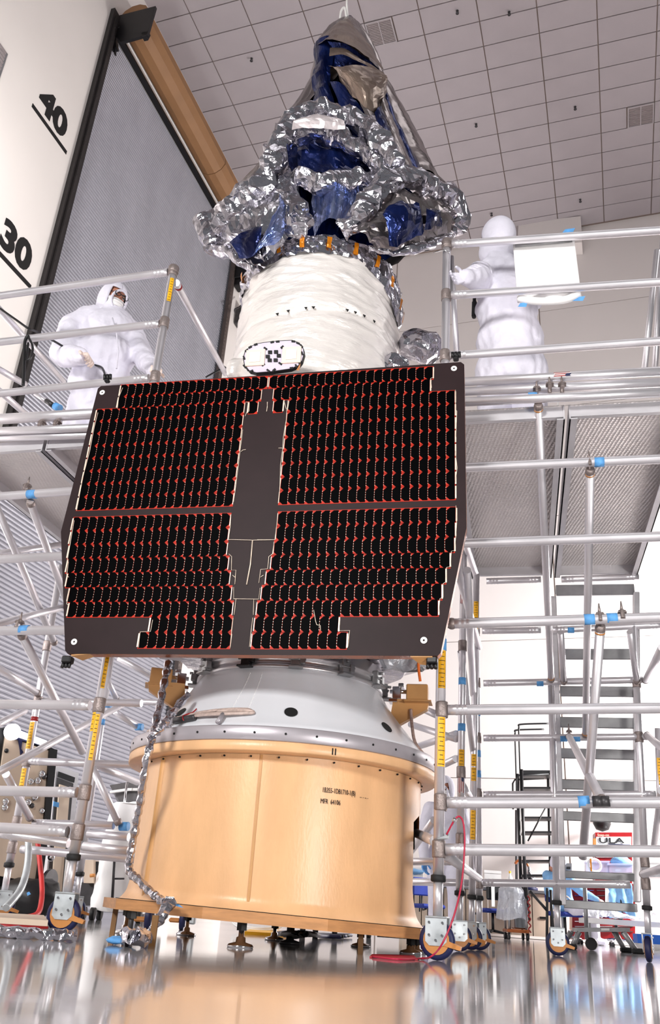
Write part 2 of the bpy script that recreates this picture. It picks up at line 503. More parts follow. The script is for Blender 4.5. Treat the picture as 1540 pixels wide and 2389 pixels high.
# ---------------------------------------------------------------- big roll-up door
door = struct('door_1', hbox(MB(), WU - .16, WU - .1, 9.3, 15.68, 0, 16.3), mat('door_backing', (110, 110, 114), 0.6))
ms = mat('door_slat', (156, 155, 164), 0.42, 0.25, var=0.06, vs=0.5, stretch=(3, 3, 1))
PITCH_S = 0.0735
def slat(mb, z0):
    prof = [(0.0, 0.0), (.016, .010), (.024, .030), (.024, .044), (.014, .064), (0.0, .0725)]
    vs = [G(HALL, WU - .10 + a, v, z0 + b) for v in (9.3, 15.66) for a, b in prof]
    n = len(prof)
    return mb.add(vs, [(i, i + 1, n + i + 1, n + i) for i in range(n - 1)], False)
sl = slat(MB(), 0).mesh('door_slat'); sl.materials.append(ms)
nz_ = int(16.12 / PITCH_S)
up = MB()
for k in range(nz_):
    if k < 110: inst('slat', sl, ms, door, (0, 0, k * PITCH_S))
    else: slat(up, k * PITCH_S)
part('slat_curtain', up, ms, door, kind='stuff')
trk = MB(); hbox(trk, WU - .02, WU + .09, 9.10, 9.31, 0, 16.4); hbox(trk, WU + .05, WU + .13, 9.16, 9.22, 0, 16.2)
for k in range(40): trk.ball(G(HALL, WU + .13, 9.19, .3 + .4 * k), .016, 6, 4)
part('door_track', trk, mat('dark_track', (46, 42, 42), 0.5, 0.3, var=0.1), door)
trk = MB(); hbox(trk, WU - .04, WU + .05, 15.56, 15.7, 0, 16.0); hbox(trk, WU - .1, WU + .02, 15.7, 15.78, 0, 16.0)
for k in range(150): hbox(trk, WU + .05, WU + .058, 15.59, 15.62, .1 + .105 * k, .14 + .105 * k)
part('door_track', trk, mat('brown_track', (96, 84, 80), 0.5, 0.3, var=0.1), door)
hd = MB()
def hsec(v, r, cu=WU + .33, cz=16.48):
    return [G(HALL, cu + r * math.cos(a), v, cz + r * math.sin(a)) for a in [math.radians(15 + 30 * k) for k in range(12)]]
for v0, v1 in ((9.4, 13.3), (13.315, 15.72)):
    a, b = hsec(v0, .34), hsec(v1, .34)
    hd.add(a + b, [(k, (k + 1) % 12, 12 + (k + 1) % 12, 12 + k) for k in range(12)] + [tuple(range(12)), tuple(range(12, 24))])
part('coil_hood', hd, mat('kraft_hood', (146, 106, 70), 0.6, 0, var=0.06, vs=2, stretch=(1, 1, 1)), door)
lip = MB(); hbox(lip, WU - .06, WU + .06, 9.38, 15.68, 16.05, 16.12)
part('header_bar', lip, M['black'], door)
lip = MB(); hbox(lip, WU + .10, WU + .12, 9.38, 15.68, 16.11, 16.14)
part('header_strip', lip, M['white'], door)
br = MB()
pl_ = lambda x, y, v=9.37: on_plane(x, y, G(HALL, 0, v, 0), VD)
br.prism([pl_(262, 40), pl_(363, 14), pl_(344, 80), pl_(281, 98), pl_(268, 80)], VD * .06)
part('end_bracket', br, M['black'], door)
br = MB()
br.prism([pl_(247, 22), pl_(262, 34), pl_(272, 110), pl_(258, 112), pl_(240, 80)], VD * .1)
br.prism([pl_(222, 50), pl_(230, 46), pl_(252, 90), pl_(244, 98)], VD * .05)
br.prism([pl_(330, 76), pl_(346, 72), pl_(340, 84), pl_(331, 86)], VD * .1)
br.prism([pl_(262, 100), pl_(266, 100), pl_(270, 127), pl_(266, 126)], VD * .04)
for k in range(4): br.tube(pl_(258 + 3 * k, 40 + 9 * k), pl_(258 + 3 * k, 40 + 9 * k) + UD * .12, .02, seg=6)
part('drive_bracket', br, M['black'], door)

# ---------------------------------------------------------------- painted height marks and fixtures on the left wall
mk_ = mat('mark_black', (14, 12, 12), 0.6)
for num, zz in (('40', 12.19), ('30', 9.144)):
    t = thing('height_mark', {'40': 'black painted number 40 above a bar on the left wall', '30': 'black painted number 30 above a bar low on the left wall'}[num], 'number', G(HALL, WU, 7.9, zz))
    text('numeral', num, .72, mk_, G(HALL, WU + .004, 8.02, zz + .17), VD, ZD, t, bold=.035, depth=.002, sx=1.05)
    b = MB(); hbox(b, WU + .0, WU + .006, 7.90, 8.93, zz - .04, zz + .045); part('underline_bar', b, mk_, t)
wl = lambda x, y, du=0.02: on_plane(x, y, UD * (WU + du), UD)
def wbox(mb, x, y, sv, sz, du, y2=None):
    c = wl(x, y); return mb.cbox(c + UD * du / 2, (du, sv, sz), HB, .02)
t = thing('wall_camera_housing', 'black box mounted high on the wall beside the roll-up door', 'box', wl(558, 655))
b = MB(); wbox(b, 556, 645, .55, .55, .5); part('body', b, M['black'], t)
b = MB(); wbox(b, 551, 664, .32, .3, .75); part('hood', b, M['black'], t)
t = thing('wall_speaker', 'small dark grey speaker box hanging from an arm on the wall', 'speaker', wl(553, 742))
b = MB(); wbox(b, 553, 742, .26, .55, .3); part('cabinet', b, M['dark_steel'], t)
b = MB().path(catmull([wl(572, 705, .3), wl(556, 718, .3), wl(548, 722, .3), wl(549, 732, .2)], 5), .022, 6); part('arm', b, M['dark_steel'], t)
b = MB(); b.cbox(wl(563, 745, .32), (.03, .06, .34), HB, .01); part('yellow_tag', b, M['yellow'], t)
t = thing('wall_vent', 'grey square vent at the left edge of the white wall', 'vent', wl(6, 190))
b = MB(); hbox(b, WU, WU + .03, 5.95, 7.12, wl(6, 190)[2] - .55, wl(6, 190)[2] + .55); part('frame', b, M['steel'], t)
b = MB()
for k in range(14): hbox(b, WU + .03, WU + .05, 6.0, 7.07, wl(6, 190)[2] - .5 + .075 * k, wl(6, 190)[2] - .46 + .075 * k)
part('louvre', b, mg, t)

# ================================================================ payload adapter
ad = thing('payload_adapter', 'tan adapter drum with a white cone on top, carrying the spacecraft', 'adapter', AX + np.array([0, 0, .13]))
AC = tuple(AX)
def ringpt(r, phi, z): return np.array([AX[0] + r * math.sin(phi), AX[1] - r * math.cos(phi), z])
RC = .757
def tilt(p):
    q = np.array(p, float); q[2] += -.030 * (q[0] - AX[0]) + .012; return q
def shell_side(sign, ph_hi, ph_lo, z0=.13, z1=.818, cut_top=.675, thick=.012):
    mb = MB()
    nz, nu = 90, 56
    def edge(z):
        if z >= cut_top: return math.pi / 2
        t = (cut_top - z) / .07
        a = ph_hi + (math.pi / 2 - ph_hi) * (1 - min(1, t) ** .5) if t < 1 else ph_hi
        if z < .32:
            s = (.32 - z) / .19; a = ph_hi + (ph_lo - ph_hi) * s ** 2.2
        return a
    for rr, flip in ((RC, False), (RC - thick, True)):
        def fn(i, j):
            z = z0 + (z1 - z0) * j
            a = edge(z) * (2 * i - 1)
            fl = .0 if z > .19 else .03 * ((.19 - z) / .06) ** 2
            p = ringpt(rr + fl, a + (0 if sign > 0 else math.pi), z)
            p[2] += (tilt(p)[2] - p[2]) * max(0, 1 - j * 1.6)
            return p
        mb.grid(fn, nu, nz)
    # rim of the cut-out
    for s in (0, 1):
        vs = []
        for j in range(nz + 1):
            z = z0 + (z1 - z0) * j / nz
            a = edge(z) * (2 * s - 1) + (0 if sign > 0 else math.pi)
            fl = .0 if z > .19 else .03 * ((.19 - z) / .06) ** 2
            k_ = max(0, 1 - 1.6 * j / nz)
            for p in (ringpt(RC + fl, a, z), ringpt(RC - thick + fl, a, z)):
                p[2] += (tilt(p)[2] - p[2]) * k_; vs.append(p)
        mb.add(vs, [(2 * j, 2 * j + 1, 2 * j + 3, 2 * j + 2) for j in range(nz) if vs[2 * j][2] < cut_top - .01])
    return mb
part('drum_shell', shell_side(1, math.radians(66), math.radians(78)), M['tan'], ad)
part('drum_shell', shell_side(-1, math.radians(66), math.radians(78), cut_top=.58), M['tan'], ad)
part('rear_shade_sheet', MB().lathe([(.738, .50), (.738, .81)], AC, 40, a0=math.radians(92), a1=math.radians(268)), M['hole'], ad)  # added black sheet: paints the dark interior behind the cut-out
part('drum_shade_sheet', MB().lathe([(.60, .14), (.60, .80)], AC, 48), M['hole'], ad)  # black inner sheet standing in for shade inside the drum
# seam and left rib
sm_ = MB()
for ph, wd_, hh in ((math.radians(-5.5), .006, .004),):
    for k in range(2):
        pass
sm_.grid(lambda i, j: ringpt(RC + .0035, math.radians(-6.3) + (i - .5) * .016, .135 + .68 * j), 2, 12)
part('seam', sm_, M['tan_dark'], ad)
sm_ = MB()
sm_.grid(lambda i, j: ringpt(RC + .012 * math.sin(math.pi * i), math.radians(-51) + (i - .5) * .05, .135 + .68 * j), 6, 12)
part('rib', sm_, M['tan_dark'], ad)
part('lower_flange', MB().lathe([(.76, .818), (.836, .820), (.840, .826), (.840, .862), (.836, .867), (.70, .867)], AC, 96), M['tan'], ad)
part('upper_flange', MB().lathe([(.70, .868), (.838, .868), (.842, .872), (.842, .930), (.838, .935), (.60, .937)], AC, 96), M['flange'], ad)
dots = MB()
for k in range(36):
    a = 2 * math.pi * k / 36 + .03
    p = ringpt(.842, a, .902); n_ = ringpt(1, a, 0) - ringpt(0, a, 0)
    dots.tube(p - n_ * .004, p + n_ * .003, .0055, seg=8)
part('screw_hole', dots, M['hole'], ad, kind='stuff')
bolts = MB()
for k in range(36):
    a = 2 * math.pi * k / 36
    n_ = ringpt(1, a, 0) - ringpt(0, a, 0); p = ringpt(.765, a, .806)
    bolts.tube(p - n_ * .004, p + n_ * .003, .0045, seg=8)
part('flange_bolt', bolts, M['hole'], ad, kind='stuff')
marks = MB()
for da in (-.005, .012):
    a = math.radians(17.5) + da; p = ringpt(.841, a, .843); n_ = ringpt(1, a, 0) - ringpt(0, a, 0)
    t_ = np.array([math.cos(a), math.sin(a), 0]); marks.box(p, (.005, .003, .03), (t_, n_, ZD))
part('index_mark', marks, M['hole'], ad)
# white cone
coneprof = [(.800, .937), (.798, .945), (.775, .965), (.735, 1.01), (.69, 1.065), (.645, 1.12), (.605, 1.17), (.57, 1.22), (.545, 1.262), (.528, 1.292), (.516, 1.305)]
cone = part('cone_shell', MB().lathe(coneprof, AC, 96), M['cone'], ad)
rx = lambda z: np.interp(z, [q[1] for q in coneprof], [q[0] for q in coneprof])
for az_, z in ((3.0, 1.03), (-49, 1.045), (47, 1.035), (120, 1.03), (-110, 1.03), (180, 1.03)):
    a = math.radians(az_); h = MB()
    sl_ = (rx(z + .01) - rx(z - .01)) / .02
    n_ = np.array([math.sin(a), -math.cos(a), 0]) * 1 + ZD * (-sl_); n_ /= np.linalg.norm(n_)
    t_ = np.array([math.cos(a), math.sin(a), 0]); b_ = np.cross(n_, t_)
    c = ringpt(rx(z) + .002, a, z)
    h.prism([c + (t_ * math.cos(q) + b_ * math.sin(q)) * .033 for q in np.linspace(0, 2 * math.pi, 20, endpoint=False)], n_ * .003)
    part('vent_hole', h, M['hole'], ad)
dots = MB()
for a0_, zz in ((-21, 0), (-14, 0)):
    for k in range(26):
        z = 1.05 + .0085 * k; a = math.radians(a0_ + (.0 if k else 0))
        dots.ball(ringpt(rx(z) + .0015, a, z), .0022, 6, 4)
part('rivet_line', dots, M['white'], ad, kind='stuff')
# stencilled part number
def bendtext(a0, z0):
    def f(x, y, z):
        a = a0 + x / RC
        return ringpt(RC + .0035 + z, a, z0 + y)
    return f
ca = lambda px, py: None
text('stencil_text', '1B355-1DB1710-1(B)', .032, M['print'], (0, 0, 0), (1, 0, 0), (0, 0, 1), ad, depth=.0004, sx=.62, bend=bendtext(math.radians(16.2), .668))
text('stencil_text', 'MFR  64106', .031, M['print'], (0, 0, 0), (1, 0, 0), (0, 0, 1), ad, depth=.0004, sx=.66, bend=bendtext(math.radians(15.8), .618))
text('stencil_text', '.. . .. .', .03, M['print'], (0, 0, 0), (1, 0, 0), (0, 0, 1), ad, depth=.0004, sx=.78, bend=bendtext(math.radians(31.2), .664))
# separation ring with clamp fittings
rg = part('separation_ring', MB().lathe([(.50, 1.298), (.530, 1.298), (.534, 1.303), (.534, 1.318), (.522, 1.322), (.522, 1.352), (.536, 1.356), (.536, 1.366), (.524, 1.370), (.524, 1.43), (.48, 1.44)], AC, 96), mat('ring_metal', (205, 203, 206), .28, .75, var=.06, vs=8), ad)
for az_ in (-56, -24, 4, 33, 62, 92, 130, 180, 230, 270):
    a = math.radians(az_); n_ = ringpt(1, a, 0) - ringpt(0, a, 0); t_ = np.array([math.cos(a), math.sin(a), 0])
    q = MB(); A_ = (t_, n_, ZD)
    q.cbox(ringpt(.545, a, 1.345), (.055, .035, .075), A_, .004)
    q.cbox(ringpt(.56, a, 1.298), (.075, .05, .010), A_, .002)
    q.cbox(ringpt(.556, a + .06, 1.338), (.03, .03, .04), A_, .003)
    q.tube(ringpt(.565, a - .07, 1.34), ringpt(.565, a + .09, 1.34), .006, seg=8)
    q.tube(ringpt(.56, a, 1.37), ringpt(.585, a, 1.37), .008, seg=8)
    part('clamp_fitting', q, M['steel'] if az_ != -24 else M['black'], ad)
# harness coil lying on the cone
hz = MB()
def cp(az_, z, off=.012):
    return ringpt(rx(z) + off, math.radians(az_), z)
hz.path(catmull([cp(-62, .955), cp(-50, .985), cp(-46, .998, .02), cp(-36, 1.005, .02), cp(-24, 1.008, .02), cp(-16, 1.012), cp(-12.5, 1.02), cp(-14, 1.032), cp(-22, 1.032), cp(-32, 1.02, .02), cp(-44, 1.0, .022)], 8), .0085, 8)
hz.path(catmull([cp(-46, .99, .03), cp(-34, .998, .03), cp(-22, 1.0, .03), cp(-13, 1.008, .02), cp(-11, 1.016), cp(-14, 1.025, .02), cp(-26, 1.022, .02)], 8), .0075, 8)
part('harness_coil', hz, mat('harness_sleeve', (188, 168, 160), .5, .2, var=.15, vs=60), ad)
q = MB().path(catmull([cp(-45, .985, .02), cp(-40, .985, .025), cp(-34, .992, .02)], 6), .016, 8); part('connector', q, M['dark_steel'], ad)
q = MB().path(catmull([cp(-38.5, 1.05, .01), cp(-38, 1.025, .02), cp(-39, 1.0, .045), cp(-38, .975, .03)], 6), .0035, 6); part('red_tie', q, M['red'], ad)
for az_ in (-45, -22):
    q = MB().tube(cp(az_, .95, .03), cp(az_, 1.0, .03), .011, seg=10); q.tube(cp(az_, .95, .0), cp(az_, .958, .045), .008, seg=8); part('standoff_post', q, M['flange'], ad)
# tan brackets beside the separation ring
def bracket(sgn, az_):
    a = math.radians(az_); n_ = ringpt(1, a, 0) - ringpt(0, a, 0); t_ = np.array([math.cos(a), math.sin(a), 0]); A_ = (t_, n_, ZD)
    q = MB()
    q.prism([ringpt(.585, a, 1.17), ringpt(.60, a, 1.27), ringpt(.66, a, 1.27), ringpt(.80, a, 1.26), ringpt(.79, a, 1.215), ringpt(.64, a, 1.13)], t_ * .05)
    q.cbox(ringpt(.735, a, 1.30), (.09, .12, .09), A_, .005)
    q.box(ringpt(.74, a, 1.25), (.12, .15, .006), A_)
    part('access_bracket', q, M['tan_dark'], ad)
    q = MB(); q.cbox(ringpt(.62, a, 1.30), (.05, .05, .07), A_, .004); q.cbox(ringpt(.645, a, 1.34), (.08, .03, .02), A_, .003); q.tube(ringpt(.58, a, 1.31), ringpt(.68, a, 1.31), .012, seg=8)
    q.cbox(ringpt(.60, a, 1.255), (.07, .05, .02), A_, .003)
    part('release_fitting', q, M['chrome'], ad)
bracket(1, 78); bracket(-1, -80)
q = MB().path(catmull([ringpt(.70, math.radians(77), 1.21), ringpt(.71, math.radians(76), 1.12), ringpt(.735, math.radians(73), 1.02), ringpt(.80, math.radians(70), .94)], 8), .009, 8); part('harness_lead', q, mat('lead_sleeve', (176, 150, 140), .5, .2, var=.2, vs=80), ad)
# taped foil duct running down the left side
duct = [(392, 1545), (380, 1610), (362, 1690), (345, 1760), (330, 1850), (318, 1920), (305, 1990), (303, 2032), (332, 2062), (372, 2098), (398, 2108)]
yy = [4.42, 4.34, 4.22, 4.12, 4.2, 4.28, 4.34, 4.3, 4.22, 4.12, 4.06]
dpts = catmull([at_y(x, y, Y) for (x, y), Y in zip(duct, yy)], 14)
dm = crumple(MB().path(dpts, [.0185 + .003 * math.sin(k * 1.3) for k in range(len(dpts))], 9, smooth=False), .0045, 24, 3.0)
dt = thing('foil_duct', 'crinkled silver foil duct draped down the left of the adapter to the floor', 'duct', at_z(398, 2160, 0.0))
part('foil_wrap', dm, M['foil'], dt)
tail = [at_y(398, 2104, 4.04), at_y(378, 2135, 3.99), at_y(352, 2168, 3.94), at_y(335, 2186, 3.90)]
tm_ = MB()
for i, (a, b) in enumerate(zip(tail[:-1], tail[1:])): pass
tp = catmull(tail, 6)
tm_.path(tp, [.028 * (1 - k / len(tp)) + .003 for k in range(len(tp))], 6, smooth=False); crumple(tm_, .012, 30, 8)
part('foil_tail', tm_, M['foil'], dt)
q = MB().hull([at_y(392, 2106, 4.03), at_y(418, 2110, 4.05), at_y(428, 2118, 4.05), at_y(402, 2112, 4.03), at_y(415, 2112, 4.07)]); part('blue_tape', q, M['tape'], dt)
q = crumple(MB().path(catmull([at_y(440, 1618, 4.35), at_y(400, 1665, 4.2), at_y(374, 1700, 4.12), at_y(350, 1725, 4.1)], 8), .018, 8, smooth=False), .012, 40, 2); part('foil_branch', q, M['foil'], dt)

# ---------------------------------------------------------------- base plate on levelling feet
bp = thing('base_plate', 'brown ring plate on levelling feet under the tan adapter', 'plate', AX)
def poly(r, z, n=10, ph=0.0): return [ringpt(r, 2 * math.pi * k / n + ph, z) for k in range(n)]
q = MB().prism([tilt(p) for p in poly(.875, .084, 10, math.radians(18))], (0, 0, .046)); part('plate', q, M['wood'], bp)
q = MB().lathe([(.70, .1301), (.80, .1305), (.80, .133), (.70, .1332)], AC, 64); q.v = [tuple(tilt(p)) for p in q.v]; part('gasket', q, M['hole'], bp)
def foot(p, name_m):
    q = MB().lathe([(.0, 0), (.055, 0), (.058, .006), (.052, .014), (.022, .022), (.020, .04), (.012, .044), (.012, tilt(Lz(p))[2] + .085)], Lz(p), 20)
    f = part('levelling_foot', q, name_m, bp)
    part('jam_nut', MB().lathe([(.012, tilt(Lz(p))[2] + .052), (.024, tilt(Lz(p))[2] + .052), (.024, tilt(Lz(p))[2] + .083), (.012, tilt(Lz(p))[2] + .083)], Lz(p), 6, smooth=False), M['black'], f)
for x, y in ((560, 2211), (958, 2226)): foot(at_z(x, y), M['chrome'])
for x, y in ((676, 2203), (300, 2190)): foot(at_z(x, y), M['dark_steel'])
for a in (100, 140, 180, 220, 260): foot(ringpt(.78, math.radians(a), 0), M['chrome'])
for x, y in ((353, 2208), (260, 2182), (840, 2226)):
    p = at_z(x, y); q = MB(); h_ = tilt(p)[2] + .084; q.box(p + ZD * h_ / 2, (.022, .005, h_)); q.box(p + ZD * h_ / 2 + np.array([.01, .008, 0]), (.005, .022, h_))
    part('angle_leg', q, mat('leg_brown', (120, 84, 44), .5, .2), bp)

# ================================================================ spacecraft
sc = thing('spacecraft', 'spacecraft with a big dark solar panel and a white wrapped telescope drum', 'spacecraft', AX + np.array([0, 0, 1.44]))
bus = MB().lathe([(.50, 1.44), (.66, 1.45), (.74, 1.56), (.76, 1.70), (.76, 2.80), (.60, 2.92)], AC, 64, smooth=False)
crumple(bus, .018, 7, 1)
part('bus_blanket', bus, M['foil'], sc)
q = MB()
for az_, z, w_, h_ in ((-62, 1.47, .22, .12), (-40, 1.46, .16, .08), (28, 1.46, .18, .09), (55, 1.48, .24, .14), (70, 1.50, .2, .16), (-80, 1.5, .2, .14)):
    a = math.radians(az_); n_ = ringpt(1, a, 0) - ringpt(0, a, 0); t_ = np.array([math.cos(a), math.sin(a), 0])
    q = MB(); q.cbox(ringpt(.70, a, z), (w_, .14, h_), (t_, n_, ZD), .012); part('equipment_box', q, M['dark_steel'] if az_ > 0 else M['flange'], sc)
q = crumple(MB().path(catmull([ringpt(.66, math.radians(50), 1.40), ringpt(.74, math.radians(62), 1.45), ringpt(.80, math.radians(74), 1.52)], 8), [.03 + .05 * math.sin(math.pi * k / 16) for k in range(17)], 10, smooth=False), .03, 14, 5)
part('wrapped_duct', q, M['poly'], sc)
q = MB().path(catmull([ringpt(.80, math.radians(60), 1.44), ringpt(.80, math.radians(60), 1.38), ringpt(.805, math.radians(61), 1.31)], 6), .008, 6); part('streamer', q, mat('orange_ribbon', (230, 110, 30), .6), sc)

# ---------------------------------------------------------------- solar panel
pf, pd, pp = PANEL
def Q(a, z, out=0.0): return pp + pf * (a * .9945) + ZD * ((z - 1.256) * .9945 + 1.2495) - pd * out
PA = (pf, pd, ZD)
outl = [(-1.297, 2.846), (-1.28, 2.862), (.80, 2.881), (.818, 2.864), (.822, 1.90), (.70, 1.272), (.685, 1.256), (-1.16, 1.256), (-1.176, 1.272), (-1.338, 1.93)]
panel = part('solar_panel', MB().prism([Q(a, z) for a, z in outl], pd * .056), M['copper'], sc, label='brown taped panel edge behind the dark face')
face = part('panel_face', MB().prism([Q(a, z, .004) for a, z in outl], pd * .004), M['panel'], panel)
rows = []   # (z_top, z_bottom, left start, left end, right start, right end)
zt = [2.860 - .0805 * k for k in range(11)]
zl = [2.012 - .0807 * k for k in range(10)]
up_l = [(-1.15, -.271), (-1.15, -.300)] + [(-1.271, -.390)] * 8
up_r = [(-.258, .650), (-.226, .636)] + [(-.137, .767)] * 8
lo_l = [(-1.276, -.393), (-1.273, -.393), (-1.266, -.391), (-1.258, -.375), (-1.242, -.358), (-1.215, -.341), (-1.200, -.325), (-.742, -.317), (-.788, -.315)]
lo_r = [(-.134, .770), (-.135, .766), (-.140, .762), (-.147, .740), (-.166, .720), (-.181, .702), (-.197, .686), (-.201, .213), (-.206, .257)]
for k in range(10): rows.append((zt[k], zt[k + 1]) + up_l[k] + up_r[k])
for k in range(9): rows.append((zl[k], zl[k + 1]) + lo_l[k] + lo_r[k])
cells = []; und = MB(); tabs = MB(); bars = MB()
def cellpoly(w_, h_, side):
    cx, cz = .0175, .0165
    if side > 0:   # left half of the panel: corners cut on the right
        return [(0, 0), (w_ - cx, 0), (w_, cz), (w_, h_ - cz), (w_ - cx, h_), (0, h_)]
    return [(cx, 0), (w_, 0), (w_, h_), (cx, h_), (0, h_ - cz), (0, cz)]
def run(z1, z0, a0, a1, side):
    n = max(1, round((a1 - a0) / .0456)); w_ = (a1 - a0) / n
    und.box(Q((a0 + a1) / 2, (z0 + z1) / 2, .0048), (a1 - a0 + .004, .0016, z1 - z0 + .006), PA)
    for i in range(n): cells.append((z0, a0 + i * w_, w_, z1 - z0, side))
    for i in range(1, n):
        for k in range(5): tabs.box(Q(a0 + i * w_, z0 + (z1 - z0) * (.16 + .17 * k), .0078), (.0019, .001, .0045), PA)
    e = a0 - .004 if side > 0 else a1 + .004
    bars.box(Q(e, (z0 + z1) / 2, .007), (.007, .002, (z1 - z0) * .86), PA)
    e = a1 + .003 if side > 0 else a0 - .003
    bars.box(Q(e, (z0 + z1) / 2, .007), (.0035, .002, (z1 - z0) * .8), PA)
for z1, z0, la, lb, ra, rb in rows:
    run(z1, z0, la, lb, 1); run(z1, z0, ra, rb, -1)
run(zt[2], zt[3], -.362, -.312, 1); run(zt[2], zt[3], -.219, -.168, -1)
part('red_underlay', und, M['redkap'], panel)
part('interconnect_tab', tabs, M['silverwire'], panel, kind='stuff')
part('bus_bar', bars, M['silverwire'], panel, kind='stuff')
cells.sort()
cm = {}
restc = MB()
for n_, (z, a, w_, h_, side) in enumerate(cells):
    if n_ < 300:
        key = (round(w_, 3), round(h_, 3), side)
        if key not in cm:
            pr = cellpoly(key[0] - .0022, key[1] - .0007, side)
            b_ = MB().prism([pf * (x + .0011) + ZD * (y + .0003) for x, y in pr], -pd * .0016); cm[key] = b_.mesh('solar_cell'); cm[key].materials.append(M['cell'])
        inst('solar_cell', cm[key], M['cell'], panel, Q(a, z, .0060))
    else:
        restc.prism([Q(a + .0011 + x, z + .0003 + y, .0060) for x, y in cellpoly(w_ - .0022, h_ - .0007, side)], -pd * .0016)
part('solar_cell_field', restc, M['cell'], panel, kind='stuff')
wl_ = MB()
LC = lambda x, y: (130 + x / 3.0196, 840 + y / 3.0196)
RCc = lambda x, y: (600 + x / 3.0196, 840 + y / 3.0196)
def wire(fn, pts, r=.0016):
    wl_.path([on_plane(*fn(x, y), Q(0, 0, .0085), pd) for x, y in pts], r, 5)
for pts in ([(1340, 295), (1365, 300), (1362, 360), (1345, 370), (1335, 395)], [(1318, 490), (1310, 560), (1300, 630), (1290, 720), (1270, 880), (1253, 1000)],
            [(1305, 645), (1318, 634), (1340, 630)], [(1235, 1090), (1230, 1170), (1218, 1265), (1390, 1269), (1540, 1266)], [(1220, 1365), (1240, 1385), (1238, 1480), (1270, 1480), (1262, 1580)],
            [(1245, 1515), (1263, 1530)], [(1254, 1600), (1254, 1682), (1430, 1684), (1440, 1605)], [(1270, 1685), (1257, 1795)], [(1395, 1688), (1392, 1795)], [(1493, 295), (1487, 360)],
            [(683, 1830), (668, 1912), (595, 1915), (583, 2025)], [(472, 195), (443, 265), (435, 340)], [(130, 1130), (82, 1410)], [(90, 1420), (78, 1515), (92, 1530)], [(92, 1620), (78, 1718), (92, 1730)],
            [(298, 370), (272, 470), (240, 640), (190, 830), (148, 1060)], [(1250, 1815), (1240, 1910), (1228, 2030)], [(1388, 1815), (1378, 1900), (1365, 2020)]): wire(LC, pts)
wire(LC, [(1387, 1268), (1372, 1440), (1345, 1582)], .0034)
for pts in ([(1240, 50), (1241, 120), (1222, 130), (1229, 195)], [(1397, 210), (1398, 350), (1407, 360), (1400, 540)], [(1396, 640), (1409, 760), (1396, 860)],
            [(1400, 1025), (1406, 1150), (1400, 1240), (1390, 1342), (1368, 1346), (1362, 1455), (1335, 1460), (1330, 1562), (1310, 1575), (1310, 1672), (1288, 1680), (1280, 1775)],
            [(578, 1815), (580, 1907), (652, 1905), (640, 2020)], [(190, 290), (205, 345), (215, 345), (225, 290)], [(209, 350), (205, 420), (185, 540), (180, 620), (165, 740), (160, 900), (152, 1000)],
            [(150, 620), (180, 620)], [(148, 1080), (125, 1266), (0, 1266)], [(120, 1280), (108, 1365), (82, 1385), (75, 1470), (25, 1475), (12, 1570)], [(45, 1515), (22, 1530)], [(70, 295), (72, 330), (66, 362)],
            [(398, 1760), (412, 1840), (420, 1865), (445, 1870), (447, 1905)]): wire(RCc, pts)
part('bus_wire', wl_, M['silverwire'], panel, kind='stuff')
for x, y in ((238.8, 916), (173.3, 1497.5), (1059.3, 860), (989, 1494)):
    c = on_plane(x, y, Q(0, 0, .006), pd)
    ring_ = [(np.cos(t), np.sin(t)) for t in np.linspace(0, 2 * math.pi, 20, endpoint=False)]
    q = MB(); vs = []
    for r, o_ in ((.016, .0), (.016, .003), (.005, .003), (.005, .0)):
        vs += [c + pf * ca_ * r + ZD * sa_ * r - pd * o_ for ca_, sa_ in ring_]
    q.add(vs, [(i * 20 + k, i * 20 + (k + 1) % 20, (i + 1) * 20 + (k + 1) % 20, (i + 1) * 20 + k) for i in range(3) for k in range(20)])
    part('white_washer', q, M['white'], panel)
for x, y, dz in ((250, 889, .02), (158, 1540, -.035), (1008, 1541, -.035), (1064, 838, .02)):
    c = on_plane(x, y, Q(0, 0, -.03), pd); q = MB()
    q.cbox(c, (.05, .05, .035) if dz < 0 else (.03, .03, .02), PA, .006)
    for k in range(3): q.tube(c + pf * (.018 * (k - 1)) + ZD * np.sign(dz) * .01, c + pf * (.018 * (k - 1)) + ZD * np.sign(dz) * .04 - pd * .01, .009, seg=8)
    part('hinge_fitting', q, M['black'], panel)
q = MB(); q.prism([Q(-1.14, 1.246, -.0), Q(-1.04, 1.256, -.0), Q(-1.04, 1.256, -.05), Q(-1.10, 1.236, -.05)], ZD * .006)
q.prism([Q(.56, 1.252, 0), Q(.66, 1.252, 0), Q(.68, 1.22, -.05), Q(.60, 1.23, -.05)], ZD * .008); part('edge_bracket', q, M['tan_dark'], panel)

# ---------------------------------------------------------------- telescope drum wrapped in white blanket
def drum_r(z): return float(np.interp(z, [2.75, 3.0, 3.6, 4.1, 4.22], [.575, .560, .545, .535, .53]))
def drum_fn(i, j):
    a = 2 * math.pi * i - math.pi; z = 2.75 + 1.44 * j
    r = drum_r(z)
    w = noise.noise(Vector((a * 1.3 + 3, z * 6.5, 2.0))); w2 = noise.noise(Vector((a * 2.2, z * 15 + a * 1.5, 7.0))); w3 = noise.noise(Vector((a * 5, z * 9 - a * 4, 1.0)))
    r += .016 * (1 - 2 * abs(w)) + .009 * (1 - 2 * abs(w2)) + .006 * w3
    seam = math.exp(-((z - (3.62 + .03 * math.sin(a * 2))) / .012) ** 2)
    r -= .018 * seam
    return (AX[0] + r * math.sin(a), AX[1] - r * math.cos(a), z)
q = MB().grid(drum_fn, 220, 150); part('telescope_drum', q, M['mli'], sc)
q = MB()
